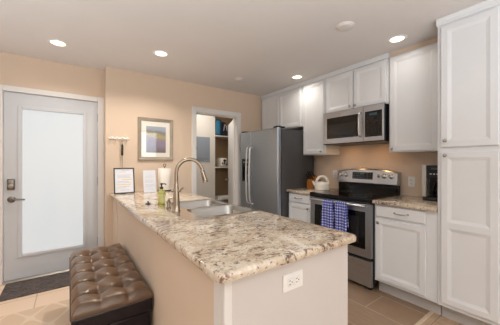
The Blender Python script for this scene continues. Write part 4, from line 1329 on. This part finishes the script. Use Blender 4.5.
for xb in BX:
    for yb in BY:
        b = BM(); lathe(b, [(0.0135, -0.004), (0.013, 0.002), (0.009, 0.006), (0.003, 0.0075)], (xb, yb, 0.431), 'z', 14); obj('button', b, 'tuft', cu, True)
b = BM(); tube(b, [(x, y, 0.440) for x, y in round_rect(OX0 + 0.001, OX1 - 0.001, OY0 + 0.001, OY1 - 0.001, 0.012, 4)] + [(OX1 - 0.011, OY0 + 0.001, 0.440)], 0.0045, 8, False); obj('piping', b, 'piping', t, True)

# ------------------------------------------------------------------ mats
b = BM(); slab_profile(b, round_rect(-0.535, 0.30, 3.215, 3.63, 0.01, 2), 0.0003, 0.012, 0.004)
tag(at_base(obj('door_mat', b, 'mat')), 'dark woven door mat in front of the entry door', 'mat')
b = BM(); slab_profile(b, round_rect(-1.75, 0.425, 0.95, 2.888, 0.01, 2), 0.0003, 0.010, 0.004)
tag(at_base(obj('area_rug', b, 'rug')), 'beige trellis-patterned rug on the entry tiles', 'rug')

# ------------------------------------------------------------------ ceiling fixtures
def lamp(name, loc, sx, sy, power, color):
    l = bpy.data.lights.new(name, 'AREA'); l.shape = 'RECTANGLE'; l.size = sx; l.size_y = sy; l.energy = power; l.color = color
    o = bpy.data.objects.new(name, l); o.location = loc; COL.objects.link(o)
lamp('utility_fill_light', (1.9, 3.95, H - 0.02), 0.5, 0.3, 6.0, (1.0, 0.97, 0.92))  # added fill to brighten the utility room, no fixture
lamp('cooktop_lamp', (2.86, 1.52, 1.4995), 0.10, 0.06, 0.22, (1.0, 0.52, 0.20))
lamp('cooktop_lamp', (2.86, 1.90, 1.4995), 0.10, 0.06, 0.22, (1.0, 0.52, 0.20))
def can(x, y, label, first=None):
    if first: return dup(first, (x, y, H), label)
    t = thing('recessed_light', label, 'ceiling light', (x, y, H), 'recessed ceiling lights')
    bb = BM(); lathe(bb, [(0.058, -0.0005), (0.060, -0.004), (0.078, -0.005), (0.084, -0.001), (0.084, -0.0003)], (x, y, H), 'z', 36, False); obj('trim_ring', bb, 'white_plastic', t, True)
    bb = BM(); lathe(bb, [(0.058, -0.0015), (0.040, -0.003), (0.001, -0.0035)], (x, y, H), 'z', 36); obj('lens', bb, 'lens', t, True)
    return t
LAMPS = ((-0.086, 3.074, 'lit recessed ceiling light nearest the entry door'), (0.796, 2.731, 'lit recessed ceiling light over the sink end of the peninsula'),
         (2.513, 2.404, 'lit recessed ceiling light before the cabinet over the kettle'), (2.502, 1.116, 'lit recessed ceiling light nearest the pantry'))
first = None
for (x, y, lab) in LAMPS:
    r = can(x, y, lab, first); first = first or r
    l = bpy.data.lights.new('recessed_lamp', 'AREA'); l.shape = 'DISK'; l.size = 0.11; l.energy = (0.5 if y < 2 else 1.5) if x > 2 else (3.0 if x < 0 else 8.0); l.color = (1.0, 0.94, 0.85); l.spread = math.radians(145 if x > 2 else 138)
    lo = bpy.data.objects.new('recessed_lamp', l); lo.location = (x, y, H - 0.008); COL.objects.link(lo)

def detector(x, y, r, label):
    t = thing('smoke_detector', label, 'smoke detector', (x, y, H), 'round ceiling detectors')
    bb = BM(); lathe(bb, [(r, -0.0004), (r, -0.007), (r * 0.96, -0.010), (r * 0.9, -0.011)], (x, y, H), 'z', 40); obj('base', bb, 'detector', t, True)
    bb = BM(); lathe(bb, [(r * 0.86, -0.0105), (r * 0.84, -0.017), (r * 0.72, -0.021), (r * 0.15, -0.022)], (x, y, H), 'z', 40); obj('cover', bb, 'detector', t, True)
detector(1.905, 1.268, 0.074, 'round white ceiling detector, the larger one near the pantry')
detector(1.925, 2.93, 0.062, 'round white ceiling detector, the smaller one in front of the utility room')
